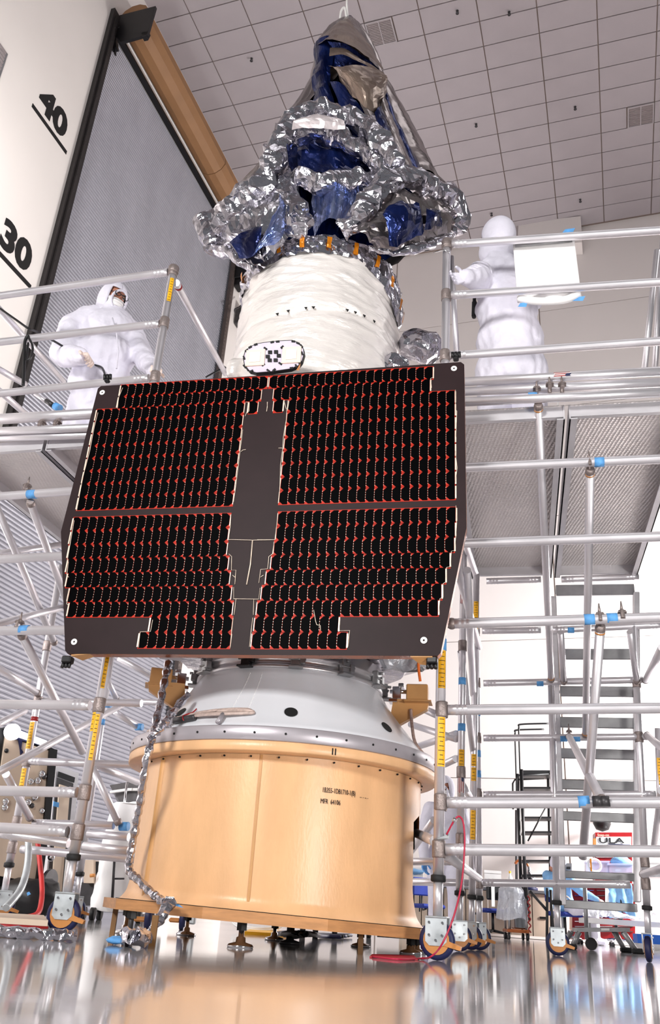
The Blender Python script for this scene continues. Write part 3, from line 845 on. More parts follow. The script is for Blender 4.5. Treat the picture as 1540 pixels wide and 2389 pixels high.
for az_ in (-28, -20, -8, -3, 20, 26, 33, 42):
    a = math.radians(az_); z = 3.625 + .03 * math.sin(a * 2); r = drum_r(z) + .004
    q.prism([ringpt(r, a - .02, z + .008), ringpt(r, a + .02, z + .008), ringpt(r, a + .004, z - .012)], ringpt(.004, a, 0) - ringpt(0, a, 0))
part('seam_gap', q, M['hole'], sc)
def skirt_fn(i, j):
    a = 2 * math.pi * i
    low = 4.065 - .22 * math.exp(-((a - 1.35) / .5) ** 2) - .05 * math.exp(-((a - 5.0) / .5) ** 2)
    z = 4.235 + (low - 4.235) * j
    r = drum_r(z) + .022 + .020 * math.sin(math.pi * j) * (1 + .4 * math.sin(a * 23))
    if j < .02: r -= .03
    return (AX[0] + r * math.sin(a), AX[1] - r * math.cos(a), z)
q = crumple(MB().grid(skirt_fn, 150, 9, smooth=False), .020, 16, 4); part('foil_skirt', q, M['foil'], sc)
for k, az_ in enumerate((-72, -50, -30, -13.5, 4, 22, 39, 55, 70, 84)):
    a = math.radians(az_); q = MB(); zt_ = 4.13 - .17 * math.exp(-((a - 1.35) / .45) ** 2)
    def fn(i, j, a=a, zt_=zt_): 
        rr = drum_r(4.1) + .062 - .012 * j
        return tuple(ringpt(rr, a + (i - .5) * .055, zt_ + .045 - .085 * j))
    q.grid(fn, 3, 4, smooth=False); crumple(q, .006, 30, k)
    part('amber_tape_tab', q, M['amber_tape'], sc)
q = MB().lathe([(.50, 4.16), (.50, 4.24), (.0, 4.25)], AC, 40); part('drum_lid', q, M['bluefilm'], sc)
# crumpled foil lumps beside the drum
q = crumple(MB().ball(at_y(982, 812, 4.75), (.155, .12, .13), 22, 14), .05, 7, 9); q.sm = [False] * len(q.sm); part('foil_lump', q, M['foil'], sc)
q = crumple(MB().ball(at_y(912, 850, 4.6), (.10, .08, .09), 22, 14), .04, 8, 19); q.sm = [False] * len(q.sm); part('foil_lump', q, M['foil'], sc)
q = crumple(MB().ball(at_y(552, 862, 4.6), (.07, .07, .09), 16, 10), .02, 9, 4); part('blanket_corner', q, M['mli'], sc)
# antenna plate above the panel
AO = .02
AP = lambda x, y, o=0.0: on_plane(540 + x / 7.7, 780 + y / 7.7, Q(0, 0, -.10 + o), pd)
ol = [(240, 300), (330, 220), (450, 165), (590, 140), (840, 112), (1090, 100), (1220, 150), (1300, 260), (1310, 340), (1270, 480), (1210, 560), (1060, 620), (700, 672), (440, 692), (320, 662), (230, 560), (205, 430)]
ap = part('antenna_plate', MB().prism([AP(x, y) for x, y in ol], pd * .03), M['black'], sc, label='small rounded plate with two cream square antennas')
cxm, cym = 760, 400
part('cloth_face', MB().prism([AP(cxm + (x - cxm) * .975, cym + (y - cym) * .96, .004) for x, y in ol], pd * .004), mat('lilac_cloth', (214, 204, 222), .6, 0, var=.05, vs=30, bump=.3, bs=20), ap)
cream = mat('cream_patch', (250, 226, 206), .5, 0, var=.02)
for base, inner in (([(270, 285), (605, 262), (585, 545), (245, 568)], [(330, 322), (525, 310), (508, 482), (312, 498)]), ([(925, 228), (1255, 212), (1240, 500), (895, 515)], [(985, 275), (1175, 262), (1165, 436), (972, 450)])):
    b_ = part('patch_antenna', MB().prism([AP(x, y, .014) for x, y in base], pd * .010), cream, ap)
    part('patch_core', MB().prism([AP(x, y, .019) for x, y in inner], pd * .005), M['white'], ap)
blk = MB()
def sq(x, y, w_, h_, rot=0.0):
    c_, s_ = math.cos(rot), math.sin(rot)
    blk.prism([AP(x + dx * c_ - dy * s_, y + dx * s_ + dy * c_, .010) for dx, dy in ((-w_, -h_), (w_, -h_), (w_, h_), (-w_, h_))], pd * .007)
for x, y in ((692, 318), (800, 312), (652, 395), (850, 380), (686, 462), (793, 460)): 
    blk = MB(); sq(x, y, 36, 30); part('black_pad', blk, M['black'], ap)
blk = MB()
for x, y, r in ((610, 250, .6), (910, 225, -.7), (570, 540, -.6), (875, 520, .6), (1230, 500, -.8), (435, 178, -.3), (335, 225, -.5), (270, 285, -.7), (730, 135, -.2), (830, 125, -.1), (1110, 122, .1), (1195, 155, .4), (1258, 205, .9), (232, 572, .9), (282, 620, 1.0), (360, 655, -.4), (660, 645, .6), (765, 635, -.7), (1080, 600, -.1), (1160, 565, 1.2), (1270, 335, 1.2), (225, 415, 1.2)): sq(x, y, 32, 15, r)
part('black_tape_strip', blk, M['black'], ap)
part('amber_flap', MB().hull([AP(1165, 640, .03), AP(1240, 520, .03), AP(1232, 640, .01), AP(1200, 650, .05)]), M['amber_tape'], ap)

# ================================================================ foil cover hanging over the telescope
fc = thing('foil_cover', 'crumpled silver and blue foil tent hung over the telescope top', 'cover', AX + np.array([0, 0, 4.3]))
def loft(A, B, nu=14, nv=20, bulge=0.0):
    A = catmull(A, 6) if len(A) > 2 else [np.array(p, float) for p in A]
    B = catmull(B, 6) if len(B) > 2 else [np.array(p, float) for p in B]
    def samp(C, t):
        if len(C) == 1: return C[0]
        x = t * (len(C) - 1); k = min(int(x), len(C) - 2); return C[k] + (C[k + 1] - C[k]) * (x - k)
    mb = MB()
    def fn(i, j):
        a, b = samp(A, j), samp(B, j)
        return a + (b - a) * i + np.array([0, -1, 0]) * bulge * math.sin(math.pi * i)
    return mb.grid(fn, nu, nv, smooth=False)
Y3 = lambda pts: [at_y(*p) for p in pts]
lev = [(40, 806, 820), (60, 780, 838), (85, 752, 852), (110, 738, 866), (150, 733, 888), (200, 722, 902), (260, 694, 936), (300, 668, 956), (360, 632, 984), (430, 598, 1014), (485, 548, 1052), (540, 520, 1060)]
def shell(scale, open_fn, nu, seed, amp):
    rows_ = []
    ys = np.linspace(40, 505, 46)
    vs = []
    for y in ys:
        xl = np.interp(y, [l[0] for l in lev], [l[1] for l in lev]); xr = np.interp(y, [l[0] for l in lev], [l[2] for l in lev])
        Lp, Rp = at_y(xl, y, 4.9), at_y(xr, y, 4.9)
        c, rv = (Lp + Rp) / 2, (Rp - Lp) / 2 * scale
        rd = np.linalg.norm(rv) * .72
        o_ = open_fn(y); o2 = o_ * float(np.interp(y, [200, 330, 420, 500], [.3, .35, .6, .8]))
        for i in range(nu + 1):
            a = o2 + (2 * math.pi - o_ - o2) * i / nu
            fold = 1 + amp * noise.noise(Vector((a * 3.2 + seed, y * .0022, 1.0))) + amp * .5 * noise.noise(Vector((a * 8, y * .004, seed)))
            vs.append(c + rv * math.sin(a) * (1 + (fold - 1) * .4) + np.array([0, -1.0, 0]) * rd * math.cos(a) * fold)
    mb = MB()
    n = len(ys)
    return mb.add(vs, [(j * (nu + 1) + i, j * (nu + 1) + i + 1, (j + 1) * (nu + 1) + i + 1, (j + 1) * (nu + 1) + i) for j in range(n - 1) for i in range(nu)], True)
op = lambda y: math.radians(np.interp(y, [40, 150, 230, 270, 330, 540], [0, 6, 14, 24, 44, 52]))
part('outer_film', crumple(shell(1.0, op, 110, 2.0, .16), .008, 9, 3), M['film'], fc)
part('inner_film', crumple(shell(.86, lambda y: op(y) + .03, 90, 2.0, .16), .014, 7, 6), M['bluefilm'], fc)
apx = (812, 41, 4.88)
part('hood', crumple(loft(Y3([apx] * 6), Y3([(734, 106, 4.62), (758, 94, 4.42), (790, 95, 4.34), (822, 109, 4.36), (856, 132, 4.42), (896, 163, 4.62)]), 16, 22, .03), .012, 7, 2), M['hood'], fc)
part('blue_flange', crumple(loft(Y3([(735, 106, 4.60), (731, 150, 4.62), (729, 200, 4.62), (733, 250, 4.58)]), Y3([(792, 99, 4.50), (776, 140, 4.56), (769, 190, 4.56), (782, 250, 4.50)]), 10, 16, .06), .02, 6, 5), M['bluefilm'], fc)
part('hood_lining', crumple(loft(Y3([(760, 96, 4.50), (790, 99, 4.46), (830, 116, 4.48), (885, 160, 4.62)]), Y3([(770, 152, 4.60), (800, 158, 4.60), (850, 160, 4.62), (885, 168, 4.66)]), 8, 16, -.03), .012, 8, 5), M['bluefilm'], fc)
part('taupe_flap', crumple(loft(Y3([(770, 112, 4.44), (800, 112, 4.40), (850, 142, 4.44), (894, 168, 4.56)]), Y3([(768, 130, 4.42), (805, 128, 4.37), (850, 150, 4.40), (896, 176, 4.55)]), 5, 16, .01), .008, 9, 5), M['hood'], fc)
part('taupe_flap', crumple(loft(Y3([(766, 154, 4.46), (800, 156, 4.36), (850, 152, 4.36), (898, 176, 4.52)]), Y3([(792, 190, 4.46), (832, 232, 4.40), (866, 262, 4.40), (902, 214, 4.54)]), 14, 18, .05), .016, 8, 1), M['hood'], fc)
part('taupe_flap', crumple(loft(Y3([(850, 228, 4.44), (880, 226, 4.46), (903, 215, 4.54)]), Y3([(862, 284, 4.46), (876, 268, 4.46), (900, 224, 4.55)]), 8, 10, .02), .010, 8, 4), M['hood'], fc)
part('blue_streak', crumple(loft(Y3([(772, 190, 4.50), (790, 245, 4.48), (815, 272, 4.44), (838, 292, 4.40)]), Y3([(808, 208, 4.44), (838, 245, 4.42), (862, 290, 4.38), (880, 330, 4.36)]), 8, 16, .02), .014, 8, 7), M['bluefilm'], fc)
part('blue_streak', crumple(loft(Y3([(874, 264, 4.42), (890, 312, 4.36), (912, 372, 4.28), (934, 410, 4.22)]), Y3([(890, 246, 4.44), (906, 290, 4.38), (930, 350, 4.30), (955, 405, 4.26)]), 6, 18, .02), .008, 8, 9), M['bluefilm'], fc)
part('blue_streak', crumple(loft(Y3([(898, 224, 4.54), (915, 270, 4.48), (945, 340, 4.42), (972, 405, 4.36)]), Y3([(906, 222, 4.60), (926, 275, 4.54), (957, 340, 4.48), (990, 412, 4.42)]), 6, 18, .02), .008, 8, 11), M['bluefilm'], fc)
part('silver_gore', crumple(loft(Y3([(836, 232, 4.40), (862, 285, 4.36), (885, 335, 4.30), (930, 415, 4.18)]), Y3([(872, 262, 4.42), (890, 312, 4.36), (912, 372, 4.28), (936, 412, 4.20)]), 6, 18, .02), .010, 8, 12), M['film'], fc)
part('silver_gore', crumple(loft(Y3([(890, 246, 4.46), (906, 290, 4.40), (930, 350, 4.32), (958, 408, 4.26)]), Y3([(899, 224, 4.52), (915, 270, 4.48), (945, 340, 4.42), (972, 408, 4.36)]), 6, 18, .02), .008, 8, 13), M['film'], fc)
# rolled crumpled edges: dense tubes with facets
def roll(name, pts, r, seed, amp=.035, sc_=11, m_='foil', seg=16):
    c = catmull(Y3(pts), 8)
    amp, sc_ = amp * 1.15, sc_ * .8
    rr = r if hasattr(r, '__len__') else [r] * len(pts)
    rad = [float(np.interp(k / (len(c) - 1) * (len(pts) - 1), range(len(pts)), rr)) for k in range(len(c))]
    mb = MB().path(c, rad, seg, smooth=False)
    return part(name, crumple(mb, amp, sc_, seed), M[m_], fc)
roll('rolled_edge', [(505, 520, 4.55), (560, 478, 4.42), (612, 430, 4.32), (634, 385, 4.28), (650, 335, 4.26), (685, 288, 4.26), (730, 262, 4.24), (782, 264, 4.22), (832, 284, 4.22), (868, 312, 4.20), (900, 348, 4.18), (922, 388, 4.16)], [.10, .095, .085, .075, .075, .075, .075, .075, .07, .075, .07, .05], 2)
roll('rolled_edge', [(672, 330, 4.34), (700, 312, 4.30), (745, 306, 4.28), (790, 318, 4.26), (835, 345, 4.24), (875, 376, 4.22), (905, 398, 4.22)], [.05, .065, .065, .065, .065, .06, .03], 12, .03)
part('pale_fold', crumple(loft(Y3([(690, 280, 4.16), (730, 268, 4.13), (770, 270, 4.12), (800, 286, 4.13)]), Y3([(682, 302, 4.18), (730, 300, 4.14), (775, 302, 4.13), (804, 302, 4.14)]), 6, 14, .03), .014, 9, 4), mat('pale_film', (216, 206, 208), .3, .5, bump=.2, bs=12), fc)
roll('crumpled_band', [(668, 432, 4.34), (700, 418, 4.30), (750, 428, 4.26), (795, 420, 4.26), (840, 418, 4.28), (885, 405, 4.30)], [.05, .06, .06, .065, .06, .05], 31, .04, 9)
roll('crumpled_band', [(665, 395, 4.44), (668, 450, 4.36), (690, 490, 4.30), (712, 530, 4.28)], [.06, .075, .07, .05], 37, .045, 10)
roll('rolled_edge', [(798, 540, 4.24), (838, 505, 4.20), (872, 462, 4.18), (905, 425, 4.18), (955, 415, 4.22), (1000, 440, 4.36), (1045, 462, 4.50), (1068, 505, 4.62), (1045, 545, 4.66)], [.05, .07, .075, .08, .085, .08, .085, .095, .06], 44, .04)
part('side_lobe', crumple(loft(Y3([(812, 545, 4.24), (872, 480, 4.22), (930, 440, 4.26), (1000, 455, 4.42), (1055, 490, 4.60)]), Y3([(880, 588, 4.34), (930, 588, 4.34), (975, 584, 4.40), (1020, 566, 4.50), (1062, 540, 4.64)]), 12, 26, .10), .045, 7, 21), M['film'], fc)
part('blue_lobe_patch', crumple(loft(Y3([(895, 500, 4.12), (935, 478, 4.12), (985, 478, 4.22)]), Y3([(905, 572, 4.20), (935, 570, 4.20), (985, 540, 4.30)]), 8, 12, .06), .035, 8, 23), M['bluefilm'], fc)
part('blue_lobe_patch', crumple(loft(Y3([(990, 485, 4.24), (1025, 495, 4.36)]), Y3([(995, 535, 4.30), (1035, 525, 4.42)]), 6, 8, .05), .03, 8, 25), M['bluefilm'], fc)
roll('hem_roll', [(860, 584, 4.36), (920, 584, 4.34), (985, 576, 4.40), (1050, 548, 4.58)], [.02, .025, .03, .03], 55, .02)
part('side_lobe', crumple(loft(Y3([(492, 500, 4.62), (545, 480, 4.46), (600, 455, 4.36), (655, 440, 4.34), (700, 470, 4.32)]), Y3([(522, 588, 4.62), (560, 618, 4.52), (600, 620, 4.44), (650, 575, 4.36), (712, 552, 4.32)]), 12, 26, .08), .045, 7, 61), M['foil'], fc)
part('pale_blue_sheet', crumple(loft(Y3([(588, 598, 4.30), (612, 555, 4.24), (640, 500, 4.22), (654, 462, 4.26)]), Y3([(640, 572, 4.28), (658, 548, 4.24), (664, 510, 4.24), (660, 466, 4.28)]), 8, 16, .04), .02, 7, 63), M['paleblue'], fc)
part('dark_blue_sheet', crumple(loft(Y3([(535, 565, 4.42), (570, 540, 4.32), (612, 528, 4.28)]), Y3([(560, 600, 4.42), (590, 598, 4.34), (605, 560, 4.28)]), 8, 10, .03), .02, 8, 65), M['bluefilm'], fc)
roll('hem_roll', [(490, 505, 4.66), (488, 540, 4.66), (508, 572, 4.64), (535, 590, 4.6)], [.07, .09, .08, .05], 71, .045, 9)
roll('hem_roll', [(530, 582, 4.56), (560, 612, 4.5), (590, 622, 4.46)], [.03, .035, .02], 73, .02)
part('blue_column', crumple(loft(Y3([(728, 446, 4.42), (730, 500, 4.42), (733, 548, 4.42)]), Y3([(862, 438, 4.42), (845, 490, 4.42), (806, 548, 4.42)]), 26, 12, .16), .010, 12, 77), M['paleblue'], fc)
part('blue_cavity', crumple(loft(Y3([(676, 322, 4.62), (668, 380, 4.60), (672, 440, 4.56)]), Y3([(905, 350, 4.62), (905, 390, 4.60), (900, 430, 4.56)]), 22, 12, .10), .035, 5, 80), M['bluefilm'], fc)
part('blue_cavity', crumple(loft(Y3([(690, 340, 4.44), (694, 380, 4.42), (704, 412, 4.40)]), Y3([(845, 362, 4.40), (836, 390, 4.40), (824, 414, 4.38)]), 14, 8, .06), .03, 7, 83), M['bluefilm'], fc)
ln = thing('lifting_line', 'thin white line from the foil tip up to the ceiling', 'line', at_y(812, 42, 4.88))
part('cord', MB().path([at_y(812, 44, 4.88), at_y(809, 10, 4.88), at_y(811, -60, 4.88), at_y(812, -60, 4.88) + np.array([.1, .3, 9.8])], .009, 6), M['white'], ln)
part('loop', MB().path(catmull([at_y(793, 48, 4.86), at_y(796, 26, 4.86), at_y(804, 18, 4.86), at_y(808, 40, 4.86)], 6), .010, 6), M['white'], ln)

# ================================================================ scaffolds
TR = .0254
def rail(th, p, q, r=TR, name='rail', ridge=(1, 1), m='alu'):
    p, q = np.array(p, float), np.array(q, float)
    d = q - p; L = np.linalg.norm(d); d /= L
    st = []
    def add(t, k): st.append((p + d * t, r * k))
    add(0, 1)
    if ridge[0] and L > .3:
        for t in (.035, .06, .085): add(t, 1.0); add(t + .006, 1.07); add(t + .012, 1.0)
    if ridge[1] and L > .3:
        for t in (L - .097, L - .072, L - .047): add(t, 1.0); add(t + .006, 1.07); add(t + .012, 1.0)
    add(L, 1)
    return part(name, MB().path([a for a, b in st], [b for a, b in st], 16), M[m], th)
def collar(th, p, ax=(0, 0, 1), L=.075, r=.0315, m='cast', name='coupler'):
    ax = np.array(ax, float); ax /= np.linalg.norm(ax); p = np.array(p)
    return part(name, MB().path([p - ax * L / 2, p - ax * (L / 2 - .006), p + ax * (L / 2 - .006), p + ax * L / 2], [r * .94, r, r, r * .94], 16), M[m], th)
def band(th, p, q, t, L=.05, r=TR * 1.04, m='tape', name='tape_band'):
    p, q = np.array(p, float), np.array(q, float); d = (q - p) / np.linalg.norm(q - p); c = p + (q - p) * t
    return part(name, MB().tube(c - d * L / 2, c + d * L / 2, r, seg=16), M[m], th)
def sticker(th, p, q, t0, t1, T, ang=0.0, m='yellow', r=TR * 1.05, width=1.5, lines=True):
    """label wrapped on the camera side of a tube"""
    p, q = np.array(p, float), np.array(q, float); d = (q - p) / np.linalg.norm(q - p)
    n0 = -T[1]; n0 = n0 - d * (n0 @ d); n0 /= np.linalg.norm(n0); b = np.cross(d, n0)
    c0, c1 = p + (q - p) * t0, p + (q - p) * t1
    mb = MB()
    mb.grid(lambda i, j: c0 + (c1 - c0) * j + (n0 * math.cos(ang + (i - .5) * width) + b * math.sin(ang + (i - .5) * width)) * r, 6, 1)
    o = part('warning_label', mb, M[m], th)
    if lines:
        mb = MB(); L = np.linalg.norm(c1 - c0); n = max(3, int(L / .02))
        for k in range(n):
            if k % 5 == 4: continue
            a, bb = (k + .3) / n, (k + (.75 if k % 3 else .5)) / n
            mb.grid(lambda i, j: c0 + (c1 - c0) * (a + (bb - a) * j) + (n0 * math.cos(ang + (i - .5) * width * (.5 + .3 * (k % 2))) + b * math.sin(ang + (i - .5) * width * (.5 + .3 * (k % 2)))) * (r + .0006), 4, 1)
        # thin ruled lines only, as flat print
        mb2 = MB()
        for k in range(n):
            a = (k + .5) / n; e = .0016 / L
            mb2.grid(lambda i, j: c0 + (c1 - c0) * (a + e * (2 * j - 1)) + (n0 * math.cos(ang + (i - .5) * width * (.78 - .2 * (k % 3))) + b * math.sin(ang + (i - .5) * width * (.78 - .2 * (k % 3)))) * (r + .0006), 4, 1)
        part('label_print', mb2, M['print'], o, kind='stuff')
    return o
def flagsticker(th, p, q, t, L, T, ang=0.0):
    p, q = np.array(p, float), np.array(q, float); d = (q - p) / np.linalg.norm(q - p)
    n0 = -T[1]; n0 = n0 - d * (n0 @ d); n0 /= np.linalg.norm(n0); b = np.cross(d, n0); r = TR * 1.05
    c = p + (q - p) * t
    def strip(a0, a1, l0, l1, m, e, name='flag_sticker', par=None):
        mb = MB().grid(lambda i, j: c + d * (l0 + (l1 - l0) * j + .004 * math.sin(9 * (a0 + (a1 - a0) * i))) + (n0 * math.cos(ang + a0 + (a1 - a0) * i) + b * math.sin(ang + a0 + (a1 - a0) * i)) * (r + e), 5, 6)
        return part(name, mb, M[m], par or th)
    f = strip(-.8, .8, -L / 2, L / 2, 'white', 0)
    for k in range(4): strip(-.75 + .42 * k, -.55 + .42 * k, -L / 2, L / 2, 'red', .0006, 'flag_stripe', f)
    strip(.1, .75, L * .2, L / 2, 'navy', .0012, 'flag_canton', f)
def hookclamp(th, p, T, size=1.0):
    """wing-hook over a rail with a spigot"""
    p = np.array(p, float); mb = MB()
    mb.path(catmull([p + T[1] * -.028 + ZD * -.012, p + ZD * .030 - T[1] * .012, p + ZD * .030 + T[1] * .016, p + T[1] * .03 - ZD * .01], 5), .009 * size, 8)
    mb.hull([p + ZD * .022 + T[0] * x + T[1] * y for x in (-.022, .022) for y in (-.02, .02)] + [p + ZD * .036 + T[0] * x + T[1] * y for x in (-.016, .016) for y in (-.014, .014)])
    mb.tube(p + ZD * .03, p + ZD * .085, .010, .003, 8)
    return part('hook_clamp', mb, M['cast'], th)
def brace(th, p, q, T, hook=(1, 1), r=TR * .94):
    o = rail(th, p, q, r, 'diagonal_brace', (0, 0))
    p, q = np.array(p), np.array(q); d = (q - p) / np.linalg.norm(q - p)
    for t, h in ((p, hook[0]), (q, hook[1])):
        if h:
            s_ = d if t is p else -d
            part('brace_cap', MB().path([t - s_ * .01, t + s_ * .006, t + s_ * .022, t + s_ * .026], [r * .9, r * 1.1, r * 1.1, r * .98], 14), M['cast'], th)
            if h == 2: part('brace_ring', MB().tube(t + s_ * .028, t + s_ * .036, r * 1.08, seg=14), M['amber'], th)
    return o
cast_n = [0]
def caster(th, x, T, yaw=0.0, ring_z=.33, top=.185):
    """swivel caster with bracket, tyre, brake and adjustable leg; x is the contact point on the floor"""
    x = Lz(x); a = math.radians(yaw)
    X = T[0] * math.cos(a) + T[1] * math.sin(a); Yd = -T[0] * math.sin(a) + T[1] * math.cos(a)
    A_ = (X, Yd, ZD)
    mb = MB()
    for s in (-1, 1):
        c = x + Yd * (.030 * s)
        mb.prism([c + X * -.048 + ZD * .168, c + X * .048 + ZD * .168, c + X * .048 + ZD * .075, c + X * .030 + ZD * .058, c + X * -.030 + ZD * .058, c + X * -.048 + ZD * .075], Yd * .004)
    mb.cbox(x + ZD * .172, (.098, .072, .008), A_, .003)
    o = part('caster', mb, M['zinc'], th)
    wh = MB()
    ring_ = [(.0, -.020), (.066, -.020), (.078, -.014), (.080, 0), (.078, .014), (.066, .020), (.0, .020)]
    seg = 28; vs = []
    for r, w_ in ring_:
        for k in range(seg):
            t = 2 * math.pi * k / seg; vs.append(x + ZD * .080 + X * (r * math.cos(t)) + ZD * (r * math.sin(t)) + Yd * w_)
    wh.add(vs, [(i * seg + k, i * seg + (k + 1) % seg, (i + 1) * seg + (k + 1) % seg, (i + 1) * seg + k) for i in range(len(ring_) - 1) for k in range(seg)], True)
    part('tyre', wh, M['navy'], o)
    hb = MB()
    for s in (-1, 1):
        c = x + ZD * .080 + Yd * (.0215 * s)
        hb.prism([c + X * (.058 * math.cos(t)) + ZD * (.058 * math.sin(t)) for t in np.linspace(0, 2 * math.pi, 24, endpoint=False)], Yd * .003 * s)
    hb.prism([x + X * .03 + ZD * .06 - Yd * .028, x + X * .105 + ZD * .045 - Yd * .028, x + X * .11 + ZD * .06 - Yd * .028, x + X * .04 + ZD * .085 - Yd * .028], Yd * .03)
    part('brake_plate', hb, M['amber'], o)
    bl = MB()
    for dx, dz in ((-.03, .15), (.03, .15), (-.03, .10), (.028, .10), (0, .08)): bl.tube(x + X * dx + ZD * dz - Yd * .037, x + X * dx + ZD * dz - Yd * .030, .0055, seg=8)
    part('bolt', bl, M['chrome'], o, kind='stuff')
    return o
def leg(th, top, foot, T, yaw=0.0, ring=.33):
    """post from top down to a caster whose wheel stands under the foot"""
    top, foot = np.array(top, float), np.array(foot, float)
    at = lambda z: foot + (top - foot) * ((z - foot[2]) / (top[2] - foot[2]))
    rail(th, at(ring), top, TR, 'post', (0, 0))
    part('inner_leg', MB().tube(at(.176), at(ring), TR * .86, seg=16), M['alu'], th)
    part('lock_ring', MB().path([at(ring - .014), at(ring - .010), at(ring + .012), at(ring + .015)], [.030, .0345, .0345, .030], 16), M['rubber'], th)
    caster(th, at(.0) + 0 * T[0], T, yaw)
    return at
def deckset(th, T, f0, f1, s0, s1, z, n=2):
    w_ = (f1 - f0) / n
    A_ = (T[0], T[1], ZD)
    for k in range(n):
        a, b = f0 + w_ * k + .012, f0 + w_ * (k + 1) - .012
        part('deck_panel', MB().box(G(T, (a + b) / 2, (s0 + s1) / 2, z + .045), (b - a, s1 - s0, .006), A_), M['deck'], th)
        for e, sg in ((a, 1), (b, -1)):
            mb = MB(); mb.box(G(T, e + sg * .004, (s0 + s1) / 2, z), (.008, s1 - s0, .095), A_); mb.box(G(T, e + sg * .022, (s0 + s1) / 2, z - .044), (.044, s1 - s0, .007), A_)
            part('deck_beam', mb, M['steel_pale'], th)
        for s in (s0 + .02, s1 - .02):
            part('deck_beam', MB().box(G(T, (a + b) / 2, s, z + .01), (b - a, .03, .075), A_), M['steel_pale'], th)
M['steel_pale'] = mat('extruded_aluminium', (210, 208, 212), 0.42, 0.5, var=0.08, vs=4, stretch=(1, 1, 3))
md = mat('dimpled_plate', (222, 216, 214), 0.32, 0.6, var=0.06, vs=3)
nt = md.node_tree
tc = nt.nodes.new('ShaderNodeTexCoord'); vo = nt.nodes.new('ShaderNodeTexVoronoi'); vo.inputs['Scale'].default_value = 44.0; vo.inputs['Randomness'].default_value = 0.12
nt.links.new(tc.outputs['Object'], vo.inputs['Vector'])
bp_ = nt.nodes.new('ShaderNodeBump'); bp_.inputs['Strength'].default_value = 0.35; bp_.inputs['Distance'].default_value = 0.02
nt.links.new(vo.outputs['Distance'], bp_.inputs['Height']); nt.links.new(bp_.outputs[0], nt.nodes['Principled BSDF'].inputs['Normal'])
M['deck'] = md

def ext(T, near, far, f):
    """carries the tube near > far on until it meets the post line at facade distance f"""
    near, far = np.array(near), np.array(far); a, b = (near - T[2]) @ T[0], (far - T[2]) @ T[0]
    return near + (far - near) * ((f - a) / (b - a))
# ---------------------------------------------------------------- right tower
rs = thing('scaffold_tower', 'aluminium scaffold tower on the right, two stickered posts at its left edge', 'scaffold', Lz(RT[2]))
T = RT
R = lambda x, y, s=0.0: P(T, x, y, s)
ptop, pfoot = R(1042.5, 562), at_z(1021.5, 2196, .0)
pfoot = R(1020.8, 2196); pfoot = P(T, 1020.5, 2200)
at = leg(rs, ptop, np.array([pfoot[0], pfoot[1], 0.02]), T, -8)
for y, y2, x0 in ((571, 537.5, 1043), (690, 658, 1041), (831, 796, 1038), (1656, 1652, 1031), (1872, 1872, 1028), (1981, 1986, 1024)):
    p, q = R(x0, y), R(1640, y2 + (y2 - y) * .2)
    q = ext(T, p, q, 1.40)
    rail(rs, p + T[0] * .03, q); collar(rs, q)
    collar(rs, p)
for y, y2, x0 in ((1093, 1071, 1030), (1269, 1252, 1030), (1455, 1440.5, 1052)):
    p, q = R(x0, y, -.02), R(1640, y2 + (y2 - y) * .2, -.02)
    rail(rs, p, ext(T, p, q, 1.40))
part('rail_cap', MB().ball(R(1054, 1455, -.02), (.03, .03, .03), 12, 8), M['cast'], rs)
collar(rs, at(4.06), L=.05, r=.034)
q = MB().path([R(1012, 590, -.02), R(1036, 583, -.04), R(1050, 590, -.04)], .005, 6); part('clamp_pin', q, M['chrome'], rs)
for x, y in ((1029, 599), (1029, 601)): pass
sticker(rs, at(.2), at(4.0), (R(1030, 1790)[2] - .2) / 3.8, (R(1030, 1675)[2] - .2) / 3.8, T, .35)
sticker(rs, at(.2), at(4.0), (R(1030, 1608)[2] - .2) / 3.8, (R(1030, 1520)[2] - .2) / 3.8, T, .3)
band(rs, at(R(1034, 1516)[2]), at(R(1034, 1494)[2]), .5, .06)
leg(rs, G(T, 1.42, 0, 4.1), G(T, 1.42, 0, .02), T, 10)
# mid and rear posts on the left edge
def rpost(x0, y0, x1, y1, s, **k): return leg(rs, R(x0, y0, s), R(x1, y1, s) * np.array([1, 1, 0]) + ZD * .02, T, **k)
a2 = rpost(1083, 1180, 1071, 2100, 1.75, yaw=12)
a4 = rpost(1112, 1340, 1099, 2120, 2.38, yaw=-14)
a3 = rpost(1107, 1130, 1118, 2120, 2.5, yaw=4)
def seg(at_, s, y0, y1): return at_(R(1075, y0, s)[2]), at_(R(1075, y1, s)[2])
p, q = seg(a2, 1.75, 1600, 1580); band(rs, p, q, .5, .05)
p, q = seg(a2, 1.75, 1705, 1690); band(rs, p, q, .5, .05)
p, q = seg(a2, 1.75, 1788, 1750); sticker(rs, p, q, 0, 1, T, .1)
p, q = seg(a2, 1.75, 1845, 1818); flagsticker(rs, p, q, .5, .10, T)
p, q = seg(a2, 1.75, 1407, 1383); flagsticker(rs, p, q, .5, .10, T)
for y in (1507, 1802, 1959): collar(rs, a2(R(1075, y, 1.75)[2]))
p, q = seg(a4, 2.38, 1822, 1760); sticker(rs, p, q, 0, .5, T); sticker(rs, p, q, .55, 1, T)
p, q = seg(a4, 2.38, 1958, 1890); sticker(rs, p, q, 0, 1, T)
p, q = seg(a4, 2.38, 1470, 1390); sticker(rs, p, q, 0, .8, T)
for y in (1765, 1670, 1812): 
    p, q = seg(a3, 2.5, y, y - 14); band(rs, p, q, .5, .05)
for y in (1473, 1593, 1722, 1853, 2060): collar(rs, a3(R(1117, y, 2.5)[2]))
